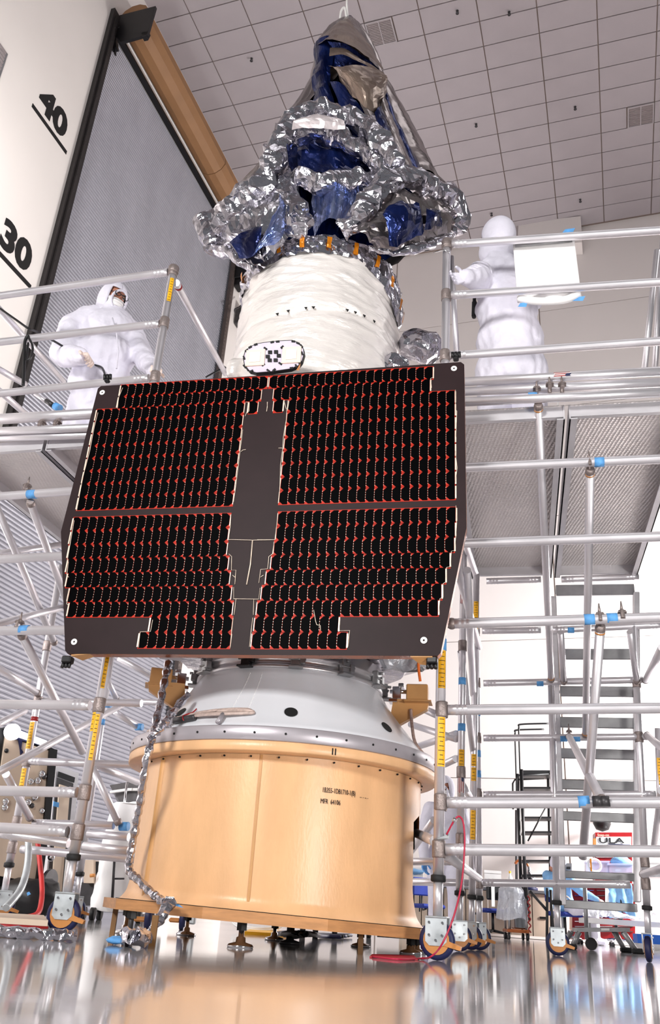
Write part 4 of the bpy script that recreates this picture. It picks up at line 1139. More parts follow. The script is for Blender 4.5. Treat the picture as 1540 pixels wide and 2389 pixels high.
# rear rails
for x0, y0, x1, y1 in ((1125, 1472, 1262, 1470), (1290, 1470, 1545, 1458), (1128, 1594, 1500, 1586), (1128, 1722, 1510, 1719), (1128, 1854, 1530, 1853), (1120, 2059, 1470, 2064), (1135, 1356, 1262, 1352), (1310, 1352, 1490, 1345)):
    rail(rs, R(x0, y0, 2.5), R(x1, y1, 2.5))
for x, y in ((1260, 1593), (1332, 1469), (1315, 1722), (1345, 1722)): band(rs, R(x - 8, y, 2.5), R(x + 8, y, 2.5), .5, .05)
# side rails running back
rail(rs, R(1033, 1105, 0) + T[1] * .03, R(1112, 1345, 2.5))
for pts in (((1040, 1230, .1), (1118, 1510, 2.4)), ((1090, 1330, .6), (1104, 1620, 2.4)), ((1075, 1520, 1.75), (1107, 1775, 2.45)), ((1078, 1830, 1.75), (1100, 1865, 2.45)), ((1040, 1995, .05), (1118, 2050, 2.45)), ((958, 1938, 1.0), (1014, 1962, .1)), ((940, 1570, 2.4), (1030, 1545, 1.6)), ((955, 1640, 2.2), (1030, 1672, .9)), ((958, 1690, 2.2), (1065, 1724, 1.75)), ((965, 1745, 2.3), (1065, 1712, 1.75)), ((960, 1985, 2.4), (1012, 1913, 1.75)), ((990, 1805, 2.4), (1064, 1770, 1.75))):
    rail(rs, R(*pts[0]), R(*pts[1]), TR * .95, 'side_rail', (0, 0))
rail(rs, R(945, 2010, 1.75), R(1064, 2010, 1.75), TR * .9, 'side_rail', (0, 1), 'alu')
rail(rs, R(945, 2057, 2.5), R(1112, 2060, 2.5), TR, 'side_rail', (0, 0))
# diagonals with hook clamps
brace(rs, R(1377, 1096, .02), R(1366, 1716, 2.45), T, (2, 2)); hookclamp(rs, R(1376, 1085, -.02), T)
brace(rs, R(1256, 945, .0), R(1286, 1587, 2.45), T, (2, 2)); hookclamp(rs, R(1253, 916, 0), T)
brace(rs, R(1401, 1462, .02), R(1360, 2000, 1.0), T, (2, 0)); hookclamp(rs, R(1400, 1446, -.02), T)
brace(rs, R(1328, 1718, 2.4), R(1405, 1868, -.035), T, (1, 1))
part('brace_shoe', MB().path([R(1393, 1858, -.05), R(1396, 1882, -.05)], [.024, .024], 12).path([R(1409, 1858, -.05), R(1412, 1882, -.05)], [.024, .024], 12), M['dark_steel'], rs)
hookclamp(rs, R(1328, 1715, 2.5), T)
brace(rs, R(1308, 1475, 2.0), R(1316, 1592, 2.45), T, (0, 1)); brace(rs, R(1470, 1474, 2.0), R(1486, 1590, 2.45), T, (0, 1))
brace(rs, R(1545, 1510, 1.0), R(1506, 1588, 2.45), T, (0, 1)); brace(rs, R(1510, 1715, 2.4), R(1560, 1760, 1.2), T, (1, 0)); brace(rs, R(1500, 2040, 2.4), R(1560, 2022, 1.0), T, (1, 0))
brace(rs, R(1545, 1845, .8), R(1528, 1970, 1.8), T, (0, 0))
for x, y in ((1452, 1441), (1312, 906), (1283, 906)): hookclamp(rs, R(x, y, -.02), T, 1.3)
for x, y in ((1398, 1078), (1375, 1445), (1428, 1443), (1362, 1871), (1243, 926)): band(rs, R(x - 11, y + .4, -.02 if y < 1800 and y > 1000 else 0), R(x + 11, y - .4, -.02 if y < 1800 and y > 1000 else 0), .5, .05, TR * 1.06)
# deck edge tubes
for y0, y1, s in ((889, 866, 0), (912, 893, .03), (936, 916, -.02)):
    p = R(1060, y0 + 3, s); rail(rs, p, ext(T, p, R(1640, y1 - 5, s), 1.40), TR * 1.05, 'deck_rail', (0, 0))
flagsticker(rs, R(1060, 892, 0), R(1640, 861, 0), (1320 - 1060) / 580, .09, T, -.2)
deckset(rs, T, .03, 1.36, .06, 2.52, 2.80)
# right rear posts and guard posts
def up_(x0, y0, x1, y1, s, name='post', r=TR): return rail(rs, R(x0, y0, s), R(x1, y1, s), r, name, (0, 0))
a5 = leg(rs, R(1478, 1440, 2.5), R(1511, 2190, 2.5) * np.array([1, 1, 0]) + ZD * .02, T, yaw=80)
a6 = leg(rs, R(1286, 1600, 2.5), R(1301, 2190, 2.5) * np.array([1, 1, 0]) + ZD * .02, T, yaw=5)
for y in (1593, 1720, 2062, 2010): collar(rs, a5(R(1500, y, 2.5)[2]))
up_(1533, 585, 1503, 868, 1.9); up_(1546, 560, 1528, 860, 2.2); up_(1053, 600, 1066, 832, .6, 'guard_post', TR * .8)
sticker(rs, R(1544, 1870, 2.3), R(1536, 1745, 2.3), .1, .8, T); up_(1536, 1700, 1544, 1960, 2.3)
q = MB(); q.tube(R(1302, 930, .3), R(1301, 1130, 1.6), .004, seg=6); part('hanging_wire', q, M['white'], rs)
# red ground lead with clip
q = MB().path(catmull([R(1042, 1947, -.10), R(1062, 1911, -.12), R(1074, 1906, -.12), R(1082, 1925, -.12), R(1084, 1975, -.12), R(1077, 2060, -.12), R(1058, 2140, -.12), R(1030, 2205, -.14), at_z(1005, 2232, .02), at_z(985, 2236, .006), at_z(930, 2238, .005), at_z(870, 2232, .005)], 8), .0042, 6)
gl = thing('ground_lead', 'red grounding lead clipped to the right front scaffold post', 'cable', at_z(1005, 2232, 0))
part('wire', q, mat('crimson_wire', (176, 18, 60), .4), gl)
q = MB().tube(R(1058, 1917, -.12), R(1063, 1909, -.12), .009, seg=8); q.tube(R(1042, 1946, -.06), R(1058, 1918, -.11), .005, seg=6); part('clip', q, M['chrome'], gl)
q = MB(); q.prism([at_z(862, 2234, .001), at_z(975, 2240, .001), at_z(965, 2230, .001), at_z(868, 2228, .001)], ZD * .004); solo('red_mat', q, mat('red_mat', (176, 26, 44), .5), 'red strip lying on the floor under the right end of the base plate', 'mat')
q = MB().hull([R(1020, 1957, -.05), R(1046, 1946, -.05), R(1048, 1956, -.06), R(1022, 1963, -.03), R(1020, 1955, .0), R(1046, 1946, .0)]); part('ground_plate', q, M['zinc'], rs)

# access stairs at the back of the right tower
st = thing('access_stairs', 'steep grey metal stairs behind the right scaffold, with flat treads', 'stairs', Lz(R(1395, 2180, 2.75)))
S3 = 2.75
for x0, y0, x1, y1 in ((1291, 1395, 1314, 2112), (1484, 1385, 1487, 2105)):
    p, q = R(x0, y0, S3), R(x1, y1, S3); d = q - p; L = np.linalg.norm(d); d /= L
    A_ = (T[0], np.cross(d, T[0]), d)
    part('stringer', MB().cbox((p + q) / 2, (.045, .10, L), A_, .006), M['steel_pale'], st)
for x0, x1, y, h in ((1297, 1480, 1378, .09), (1310, 1478, 1528, .085), (1308, 1482, 1615, .08), (1307, 1484, 1688, .08), (1309, 1486, 1761, .075), (1311, 1485, 1834, .07), (1314, 1487, 1908, .065), (1312, 1486, 2045, .05), (1316, 1486, 2115, .055)):
    p, q = R(x0, y, S3), R(x1, y - 3, S3); c = (p + q) / 2
    A_ = (T[0], T[1], ZD); w_ = np.linalg.norm(q - p)
    tr = part('tread', MB().cbox(c, (w_, .03, h), A_, .004).box(c + T[1] * .10 + ZD * (h / 2 - .006), (w_, .18, .010), A_), M['steel'], st)
    if y < 1700:
        hl = MB()
        for k in range(10):
            for r_ in range(2): hl.tube(c + T[0] * (w_ * (k - 4.5 + .3 * r_) / 10.6) + T[1] * (.05 + .06 * r_) + ZD * (h / 2 - .014), c + T[0] * (w_ * (k - 4.5 + .3 * r_) / 10.6) + T[1] * (.05 + .06 * r_) + ZD * (h / 2 - .010), .016, seg=10)
        part('tread_hole', hl, M['white'], tr, kind='stuff')
# ---------------------------------------------------------------- left tower
ls = thing('scaffold_tower', 'aluminium scaffold tower on the left, a yellow label on its tilted front post', 'scaffold', Lz(LT[2]))
T = LT; th = ls
Lp = lambda x, y, s=0.0: P(LT, x, y, s)
fl_ = Lp(146, 2150)
atL = leg(ls, Lp(405, 627), np.array([fl_[0], fl_[1], .02]), T, 10)
collar(ls, Lp(405, 630), L=.05, r=.036)
leg(ls, G(LT, -1.38, 0, 4.0), G(LT, -1.38, 0, .02), T, 10)
for y0, x1, y1 in ((690, 402, 633.5), (798, 383, 754), (918, 358, 881), (1643, 222, 1646), (1845, 192, 1849), (1931, 170, 1941)):
    q = Lp(x1, y1); p = Lp(-110, y0 + (y0 - y1) * 110 / x1)
    p = ext(T, q, p, -1.36); rail(ls, p, q - T[0] * .03); collar(ls, atL(q[2])); collar(ls, p)
for y0, y1, x1, s in ((1158, 1146, 172, -.03), (1305, 1297, 152, -.03), (1472, 1470, 152, -.03)):
    q = Lp(x1 + 150, y1 - (y0 - y1), s); rail(ls, ext(T, q, Lp(-110, y0 + (y0 - y1) * .7, s), -1.36), q)
hookclamp(ls, Lp(62, 1142, -.02), T); hookclamp(ls, Lp(44, 1462, -.02), T)
for x, y in ((75, 1153), (58, 1470)): band(ls, Lp(x - 10, y + .4, -.03), Lp(x + 10, y - .4, -.03), .5, .055, TR * 1.06)
sticker(ls, atL(1.0), atL(2.0), Lp(215, 1775)[2] - 1, Lp(228, 1668)[2] - 1, T, .55, width=.8)
sticker(ls, atL(1.0), atL(2.0), Lp(215, 1708)[2] - 1, Lp(228, 1664)[2] - 1, T, -.35, width=.9)
sticker(ls, atL(1.0), atL(2.0), Lp(230, 1608)[2] - 1, Lp(242, 1525)[2] - 1, T, .5, width=.8)
sticker(ls, atL(3.0), atL(4.0), Lp(385, 708)[2] - 3, Lp(392, 655)[2] - 3, T, .6, width=1.0)
def lp(x0, y0, x1, y1, s): return leg(ls, Lp(x0, y0, s), Lp(x1, y1, s) * np.array([1, 1, 0]) + ZD * .02, T, 30)
b2 = lp(143, 1320, 2, 2130, 1.45)
b3 = lp(264, 1500, 174, 2130, 2.5)
def segL(at_, s, x, y0, y1): return at_(Lp(x, y0, s)[2]), at_(Lp(x, y1, s)[2])
p, q = segL(b2, 1.45, 70, 1748, 1686); sticker(ls, p, q, 0, 1, T)
p, q = segL(b2, 1.45, 56, 1860, 1788); sticker(ls, p, q, 0, .92, T)
p, q = segL(b2, 1.45, 80, 1683, 1673); band(ls, p, q, .5, .03, m='red', name='red_band')
for y in (1508, 1637, 1777, 1920, 1980): collar(ls, b2(Lp(80, y, 1.45)[2]))
p, q = segL(b3, 2.5, 235, 1690, 1680); band(ls, p, q, .5, .05)
for x0, y0, x1, y1, s in ((100, 1636, 330, 1641, 1.45), (66, 1776, 330, 1785, 1.45), (78, 1920, 265, 1926, 1.45), (50, 1981, 330, 2006, 1.45), (0, 1944, 160, 1967, .6), (205, 1945, 300, 1953, 1.45), (195, 1974, 300, 1985, .9), (290, 1637, 460, 1641, 2.5)):
    rail(ls, Lp(x0, y0, s), Lp(x1, y1, s), TR, 'rail', (1, 0))
for (x0, y0, s0), (x1, y1, s1), hk in (((71, 1172, 0), (165, 1430, 1.4), (1, 0)), ((-20, 1155, .2), (127, 1500, 1.42), (0, 1)), ((50, 1480, 0), (192, 1754, 1.2), (1, 0)), ((215, 1790, 1.3), (277, 1921, 1.45), (0, 1)), ((-20, 1548, .8), (88, 1618, 1.42), (0, 1)),
    ((-30, 1815, .4), (293, 1640, 2.4), (0, 1)), ((-20, 1697, .6), (58, 1658, 1.4), (0, 0)), ((243, 1573, 2.2), (273, 1634, 2.45), (0, 1)), ((268, 1660, 2.3), (322, 1697, 2.5), (0, 0)), ((276, 1535, 2.2), (380, 1592, 2.5), (0, 0)), ((14, 1806, .7), (70, 1909, 1.42), (0, 1)), ((228, 1786, 1.5), (320, 1825, 2.4), (0, 0)),
    ((-30, 1295, .6), (170, 1267, 1.4), (0, 0)), ((-30, 1462, .6), (170, 1411, 1.4), (0, 0))):
    brace(ls, Lp(x0, y0, s0), Lp(x1, y1, s1), T, hk)
for x, y, s in ((252, 1643, 2.4), (302, 1640, 2.45), (325, 1696, 2.5), (290, 1928, 1.5)): band(ls, Lp(x - 9, y, s), Lp(x + 9, y, s), .5, .06, TR * 1.1)
# upper guard rails at the side
for a, b in (((411, 660, .02), (526, 872, 1.9)), ((-10, 712, .2), (148, 890, 1.6)), ((-20, 852, .3), (58, 896, .8)), ((-10, 905, .2), (60, 966, .9))):
    rail(ls, Lp(*a), Lp(*b), TR * .95, 'side_rail', (0, 0))
band(ls, Lp(414, 666, .05), Lp(418, 672, .1), .5, .02, m='red', name='red_band')
q = MB().tube(Lp(108, 935, .3), Lp(124, 946, .3), .018, seg=10); part('clamp_pin', q, M['dark_steel'], ls)
band(ls, Lp(126, 946, .3), Lp(142, 954, .3), .5, .05, .026)
rail(ls, Lp(82, 919, .3), Lp(108, 937, .3), .014, 'clamp_bar', (0, 0))
for y0, y1, s, r in ((980, 962, -.01, 1.35), (1006, 996, -.02, 1.0), (1022, 1014, .02, .9)):
    q = Lp(330, y1 - 3, s); rail(ls, ext(T, q, Lp(-110, y0 + 4, s), -1.36), q, TR * r, 'deck_rail', (0, 0))
for x, y in ((97, 994), (133, 993)): hookclamp(ls, Lp(x, y, -.02), T, 1.3)
deckset(ls, T, -1.36, -.02, .06, 2.45, 2.72)
# black cable hanging on the guard rail
cb = thing('black_cable', 'black cable looped over the middle guard rail and into the worker\'s hand', 'cable', Lp(62, 800, -.04))
q = MB().path(catmull([Lp(0, 720, -.05), Lp(40, 748, -.04), Lp(66, 766, -.03), Lp(90, 776, .1), Lp(150, 810, .4), Lp(198, 842, .55), Lp(215, 850, .55), Lp(238, 858, .5), Lp(246, 880, .4)], 8), .008, 6); part('cord', q, M['black'], cb)
q = MB().path(catmull([Lp(66, 782, -.035), Lp(58, 800, -.035), Lp(56, 860, -.035), Lp(54, 899, -.035)], 8), .011, 6); q.path(catmull([Lp(64, 782, -.035), Lp(76, 808, -.04), Lp(72, 832, -.04), Lp(62, 838, -.04), Lp(66, 800, -.035)], 8), .008, 6); part('cord_loop', q, M['black'], cb)
q = MB().path(catmull([Lp(526, 858, 1.8), Lp(510, 864, 1.75), Lp(480, 880, 1.7)], 6), .008, 6); q.path(catmull([Lp(518, 852, 1.85), Lp(530, 862, 1.85), Lp(532, 878, 1.85)], 6), .008, 6); part('knot', q, M['black'], cb)

# ================================================================ people
def unit(v): v = np.array(v, float); return v / np.linalg.norm(v)
def hand(name, wrist, dirv, palmn, m, parent, side=1, curl=.55, k=1.0):
    """palm, four unequal fingers with two bends each, thumb leaving the side of the palm"""
    w = np.array(wrist, float); d = unit(dirv); n = unit(np.array(palmn) - d * (np.array(palmn) @ d)); s = np.cross(d, n) * side
    mb = MB()
    mb.hull([w + d * (a * k) + s * (b * k) + n * (c * k) for a, b, c in ((0, -.026, -.012), (0, .026, -.012), (0, -.026, .014), (0, .026, .014), (.085, -.040, -.010), (.088, .038, -.010), (.085, -.040, .012), (.088, .038, .012))])
    cap(mb, w - d * .03 * k, w + d * .02 * k, .027 * k, .027 * k)
    for off, L in ((-.031, .066), (-.0105, .078), (.0105, .074), (.031, .058)):
        p = w + d * .082 * k + s * off * k; a = curl * .7; pts = [p]
        for q, ln in enumerate((.45, .32, .25)):
            a += curl * (.0 if q == 0 else .75)
            p = p + (d * math.cos(a) + n * math.sin(a)) * ln * L * k * 1.05; pts.append(p)
        for i in range(3): cap(mb, pts[i], pts[i + 1], .0092 * k * (1 - .06 * i), .0088 * k * (1 - .08 * i))
    p = w + d * .022 * k - s * .028 * k; q = p + (d * .55 - s * .65 + n * .35) * .045 * k; r = q + (d * .85 - s * .1 + n * .5) * .034 * k
    cap(mb, p, q, .0125 * k, .0105 * k); cap(mb, q, r, .0105 * k, .009 * k)
    return blob(mb, name, .0042, 3, parent, m)
def eyes(parent, c, F_, S_, U_, k=1.0):
    for sg in (-1, 1):
        mb = MB().ball(c + F_ * .082 * k + S_ * .034 * sg * k + U_ * .012 * k, (.013, .013, .010), 10, 8, (F_, S_, U_))
        o = part('eye', mb, M['white'], parent)
        part('pupil', MB().ball(c + F_ * .092 * k + S_ * .034 * sg * k + U_ * .012 * k, .006, 8, 6), M['black'], o)
        mb = MB().path([c + F_ * .088 * k + S_ * (.034 * sg + x) * k + U_ * (.034 - 4 * x * x) * k for x in (-.018, -.009, 0, .009, .018)], .005, 6)
        part('eyebrow', mb, M['print'], parent)
def headset(th, c, F_, U_, mask=True, specs=True, k=1.0):
    F_ = unit(F_); U_ = unit(np.array(U_) - F_ * (np.array(U_) @ F_)); S_ = np.cross(F_, U_)
    A_ = (F_, S_, U_); c = np.array(c, float)
    mb = MB().ball(c, (.098 * k, .078 * k, .118 * k), 18, 14, A_)
    mb.ball(c + F_ * .03 * k - U_ * .06 * k, (.06 * k, .058 * k, .05 * k), 14, 10, A_)
    mb.hull([c + F_ * .09 * k + U_ * .02 * k + S_ * .008, c + F_ * .09 * k + U_ * .02 * k - S_ * .008, c + F_ * .122 * k - U_ * .022 * k, c + F_ * .09 * k - U_ * .034 * k + S_ * .018, c + F_ * .09 * k - U_ * .034 * k - S_ * .018])
    cap(mb, c - U_ * .08 * k - F_ * .01, c - U_ * .16 * k - F_ * .03, .055 * k, .058 * k)
    face = blob(mb, 'head', .008, 4, th, M['skin'])
    eyes(face, c, F_, S_, U_, k)
    mb = MB().path([c + F_ * .083 * k - U_ * .062 * k + S_ * x * k for x in (-.024, -.008, .008, .024)], .005, 6); part('mouth', mb, M['red'], face)
    # hood: shell round head, open at the eyes
    mb = MB(); vs = []
    nu, nv = 36, 26
    def hd(i, j):
        t = math.pi * (.02 + .93 * j); a = 2 * math.pi * i
        # keep a window round the eyes free
        p = np.array([math.sin(t) * math.cos(a), math.sin(t) * math.sin(a), math.cos(t)])
        return c - F_ * .012 * k + F_ * p[0] * .122 * k + S_ * p[1] * .102 * k + U_ * p[2] * (.140 if p[2] > 0 else .175) * k
    pts = [[hd(i / nu, j / nv) for i in range(nu + 1)] for j in range(nv + 1)]
    fs = []; flat = [p for r in pts for p in r]
    for j in range(nv):
        for i in range(nu):
            q = (pts[j][i] + pts[j + 1][i + 1]) / 2 - c
            if q @ F_ > .050 * k and abs(q @ S_) < .074 * k and -.12 * k < q @ U_ < .060 * k: continue
            fs.append((j * (nu + 1) + i, j * (nu + 1) + i + 1, (j + 1) * (nu + 1) + i + 1, (j + 1) * (nu + 1) + i))
    mb.add(flat, fs, True)
    hood = part('hood', mb, M['suit'], th); finish(hood, 0, 0, .008)
    rim = MB().path([c + F_ * (.112 - .35 * (y * y) - .9 * max(0, abs(x) - .03) ** 2 * 10) * k + S_ * x * k + U_ * z * k for x, z, y in [(.066 * math.cos(t), -.028 + .082 * math.sin(t), .066 * math.cos(t)) for t in np.linspace(0, 2 * math.pi, 24, endpoint=False)]], .010 * k, 7, closed=True)
    part('hood_rim', rim, M['suit'], hood)
    if mask:
        mb = MB().grid(lambda i, j: c + F_ * (.128 - .055 * (2 * i - 1) ** 2 - .03 * (2 * j - 1) ** 2) * k + S_ * (2 * i - 1) * .072 * k + U_ * (-.012 - .10 * j) * k, 14, 10)
        o = part('face_mask', mb, M['board'], th); finish(o, 0, 0, .005)
        for z in (-.03, -.055, -.08): part('mask_pleat', MB().path([c + F_ * (.134 - .055 * (x / .072) ** 2) * k + S_ * x * k + U_ * z * k for x in np.linspace(-.06, .06, 7)], .0025, 5), M['board'], o)
    if specs:
        mb = MB()
        for sg in (-1, 1):
            mb.path([c + F_ * .114 * k + S_ * (.036 * sg + .025 * math.cos(t)) * k + U_ * (.014 + .018 * math.sin(t)) * k for t in np.linspace(0, 2 * math.pi, 16, endpoint=False)], .003, 5, closed=True)
            mb.path([c + F_ * .112 * k + S_ * .06 * sg * k + U_ * .018 * k, c - F_ * .0 + S_ * .088 * sg * k + U_ * .02 * k], .003, 5)
        mb.path([c + F_ * .116 * k + S_ * x * k + U_ * .018 * k for x in (-.012, 0, .012)], .003, 5)
        part('spectacles', mb, M['black'], th)
    return F_, S_, U_

# ---- worker on the left deck
A0 = .72
p1 = thing('person', 'person in white hooded suit, mask and glasses on the left deck, holding a black cable', 'person', Lz(Lp(225, 930, A0)) + ZD * 2.772)
hipc = Lp(228, 935, A0)
mb = MB()
mb.ball(Lp(246, 778, A0), (.235, .17, .20), 16, 12, (LT[0], LT[1], ZD)); mb.ball(Lp(240, 838, A0 - .02), (.235, .20, .20), 16, 12, (LT[0], LT[1], ZD)); mb.ball(Lp(232, 890, A0), (.235, .19, .18), 16, 12, (LT[0], LT[1], ZD))
mb.ball(hipc, (.20, .17, .17), 16, 12, (LT[0], LT[1], ZD))
cap(mb, Lp(262, 745, A0), Lp(262, 722, A0), .10, .085)
shR, elR, wrR = Lp(170, 762, .62), Lp(144, 828, .48), Lp(190, 832, .36)
shL, elL, wrL = Lp(306, 778, .86), Lp(336, 838, .72), Lp(360, 868, .42)
cap(mb, shR, elR, .10, .085); cap(mb, elR, wrR, .085, .058); cap(mb, Lp(215, 745, .68), shR, .11, .10); cap(mb, Lp(280, 755, .78), shL, .10, .10); cap(mb, shL, elL, .095, .075); cap(mb, elL, wrL, .075, .052)
for sg in (-1, 1):
    h = hipc + LT[0] * .095 * sg; kn = np.array([h[0], h[1], 3.16]) - LT[1] * .03 + LT[0] * .02 * sg; an = np.array([h[0], h[1], 2.86]) + LT[0] * .03 * sg
    cap(mb, h, kn, .125, .095); cap(mb, kn, an, .095, .075)
blob(mb, 'suit_body', .017, 6, p1, M['suit'], wrinkle=.015)
for sg in (-1, 1):
    h = hipc + LT[0] * .125 * sg; b_ = MB().ball(np.array([h[0], h[1], 2.82]) - LT[1] * .05, (.055, .125, .05), 14, 10, (LT[0], LT[1], ZD)); b_.ball(np.array([h[0], h[1], 2.85]), (.055, .06, .07), 12, 8)
    blob(b_, 'boot', .012, 3, p1, M['suit'])
b_ = MB(); cap(b_, Lp(258, 722, A0 + .05), Lp(250, 742, A0 + .03), .115, .13); blob(b_, 'hood_drape', .014, 5, p1, M['suit'])
headset(p1, Lp(264, 697, A0 - .02), LT[0] * .90 - LT[1] * .42 - ZD * .34, ZD)
part('zip_flap', MB().path([Lp(262, 742, A0 - .19), Lp(272, 775, A0 - .20), Lp(276, 820, A0 - .23), Lp(272, 860, A0 - .23)], .006, 6), M['suit'], p1)
hand('glove', wrR, LT[0] * .8 - ZD * .35 - LT[1] * .2, -LT[1] * .3 - ZD * .9, M['glove'], p1, 1, .75, 1.12)
hand('glove', wrL, LT[0] * .55 - LT[1] * .75 - ZD * .25, -ZD - LT[1] * .2, M['glove'], p1, -1, .7, 1.05)

# ---- worker on the right deck, seen from behind
B0 = .42
Rp = lambda x, y, s=0.0: P(RT, x, y, s)
p2 = thing('person', 'person in white hooded suit seen from behind on the right deck', 'person', Lz(Rp(1192, 870, B0)) + ZD * 2.855)
mb = MB()
hipc = Rp(1193, 862, B0)
FX = (RT[0], RT[1], ZD)
mb.ball(Rp(1172, 660, B0), (.20, .14, .18), 16, 12, FX); mb.ball(Rp(1182, 725, B0), (.205, .15, .19), 16, 12, FX); mb.ball(Rp(1190, 795, B0), (.215, .16, .22), 16, 12, FX); cap(mb, Rp(1182, 700, B0), Rp(1194, 880, B0), .175, .19); mb.ball(hipc, (.205, .16, .17), 16, 12, FX)
cap(mb, Rp(1162, 612, B0), Rp(1160, 590, B0), .10, .09)
sh, el, wr = Rp(1128, 640, B0 - .06), Rp(1112, 652, .20), Rp(1090, 648, .10)
cap(mb, Rp(1160, 632, B0), sh, .11, .085); cap(mb, sh, el, .085, .072); cap(mb, el, wr, .072, .05)
sh2, el2, wr2 = Rp(1215, 640, B0 + .02), Rp(1240, 700, B0 + .10), Rp(1225, 690, B0 + .38)
cap(mb, Rp(1180, 632, B0), sh2, .11, .085); cap(mb, sh2, el2, .085, .072); cap(mb, el2, wr2, .072, .05)
for sg in (-1, 1):
    h = hipc + RT[0] * .10 * sg; kn = np.array([h[0], h[1], 3.10]) + RT[0] * .01 * sg; an = np.array([h[0], h[1], 2.93]) + RT[0] * .015 * sg
    cap(mb, h, kn, .125, .10); cap(mb, kn, an, .10, .08)
blob(mb, 'suit_body', .016, 6, p2, M['suit'], wrinkle=.015)
for sg in (-1, 1):
    h = hipc + RT[0] * .115 * sg; b_ = MB().ball(np.array([h[0], h[1], 2.90]) + RT[1] * .06, (.055, .125, .045), 14, 10, FX); b_.ball(np.array([h[0], h[1], 2.93]), (.055, .06, .07), 12, 8)
    blob(b_, 'boot', .012, 3, p2, M['suit'])
headset(p2, Rp(1160, 552, B0), -RT[0] * .75 + RT[1] * .62 - ZD * .12, ZD, True, False, 1.02)
b_ = MB().ball(Rp(1160, 590, B0), (.13, .12, .11), 16, 10, FX); blob(b_, 'hood_drape', .014, 4, p2, M['suit'])
for k in range(5):
    c = sh + (wr - sh) * (.25 + .13 * k); d_ = unit(wr - sh); n1 = unit(np.cross(d_, ZD)); n2 = np.cross(d_, n1); r_ = .082 - .007 * k
    part('sleeve_fold', MB().path([c + (n1 * math.cos(t) + n2 * math.sin(t)) * r_ + d_ * .012 * math.sin(3 * t + k) for t in np.linspace(0, 2 * math.pi, 18, endpoint=False)], .010, 6, closed=True), M['suit'], p2)
hand('glove', wr, -RT[0] * .8 - RT[1] * .5 - ZD * .45, -RT[1] - ZD * .3, M['suit'], p2, -1, .5, 1.05)
hand('glove', wr2, RT[1] * .8 - RT[0] * .3, -ZD, M['suit'], p2, 1, .5)
q = MB().path([Rp(1107, 664, .5), Rp(1107, 705, .5), Rp(1106, 741, .5)], [.008, .013, .014], 8)
bt = thing('hand_tool', 'thin black tool handle hanging beside the worker on the right deck', 'tool', Rp(1106, 742, .5)); part('shaft', q, M['black'], bt)
part('grip', MB().path([Rp(1107, 705, .5), Rp(1106, 738, .5)], .017, 8), M['rubber'], bt)
# white sheet hanging behind the rails
sh_ = thing('plastic_sheet', 'white plastic sheet hung over the rail in front of the worker on the right', 'sheet', Rp(1280, 705, .07))
def sfn(i, j):
    top = np.array([1197 + 143 * i, 571 - 14 * i]); bot = np.array([1208 + 149 * i, 706 - 12 * i])
    q_ = top + (bot - top) * j
    return Rp(q_[0], q_[1], .07 + .025 * math.sin(4 * i + 2 * j) * j + .02 * math.sin(9 * i) * j)
o = part('sheet', MB().grid(sfn, 24, 22), M['board'], sh_); finish(o, 0, 0, .006)
o = part('bottom_fold', MB().path(catmull([Rp(1208, 695, .05), Rp(1235, 701, .04), Rp(1275, 703, .03), Rp(1320, 699, .04), Rp(1353, 684, .05)], 6), [.012] + [.024] * 23 + [.012], 10), M['board'], sh_)
part('top_bar', MB().tube(Rp(1202, 573, .05), Rp(1335, 561, .05), .012, seg=8), M['steel'], sh_)
for x, y, w_ in ((1327, 538, .04), (1350, 697, .04), (1220, 711, .03)):
    c = Rp(x, y, .045); part('blue_tape', MB().hull([c + RT[0] * a + ZD * b for a, b in ((-w_, -.012), (w_ * .6, -.018), (w_, .016), (-w_ * .5, .014))] + [c + RT[1] * .004]), M['tape'], sh_)

# ================================================================ things on the floor at the right
V = at_y
def bpx(mb, x0, y0, x1, y1, Y, depth=.4, y0r=None, y1r=None):
    """block whose front spans a rectangle seen at distance Y"""
    a, b = V(x0, y1, Y), V(x1, y1 if y1r is None else y1r, Y); c, d = V(x1, y0 if y0r is None else y0r, Y), V(x0, y0, Y)
    return mb.prism([a, b, c, d], np.array([.2, 1.0, 0]) * depth)
def fl(x, Y): # floor point below image column x at distance Y
    d = ray(x, 2150); return Lz(CAM + d * (Y / d[1]))
def wbox2(mb, x0, x1, z0, z1, Y, depth):
    a, b = fl(x0, Y), fl(x1, Y)
    return mb.prism([a + ZD * z0, b + ZD * z0, b + ZD * z1, a + ZD * z1], np.array([.2, 1.0, 0]) * depth)
# long bench with drawer fronts
bn = thing('workbench', 'long grey topped workbench with beige drawer fronts behind the right scaffold', 'bench', fl(1120, 17.6))
zt_ = V(1200, 2074, 17.6)[2]
q = MB(); wbox2(q, 930, 1300, zt_ - .05, zt_, 17.6, .75); part('worktop', q, M['steel'], bn)
for k in range(7):
    x0, x1 = 932 + 52 * k, 932 + 52 * (k + 1) - 2
    q = MB(); wbox2(q, x0, x1, .06, zt_ - .06, 17.65, .65); dr = part('cabinet_front', q, M['beige'], bn)
    q = MB(); wbox2(q, x0 + 16, x1 - 18, .36, .40, 17.63, .04); part('pull_handle', q, M['black'], dr)
for k in range(4):
    q = MB(); wbox2(q, 935 + 14 * k, 938 + 14 * k, zt_ - .5, zt_ - .07, 17.5, .03); part('hanging_strap', q, M['black'], bn)
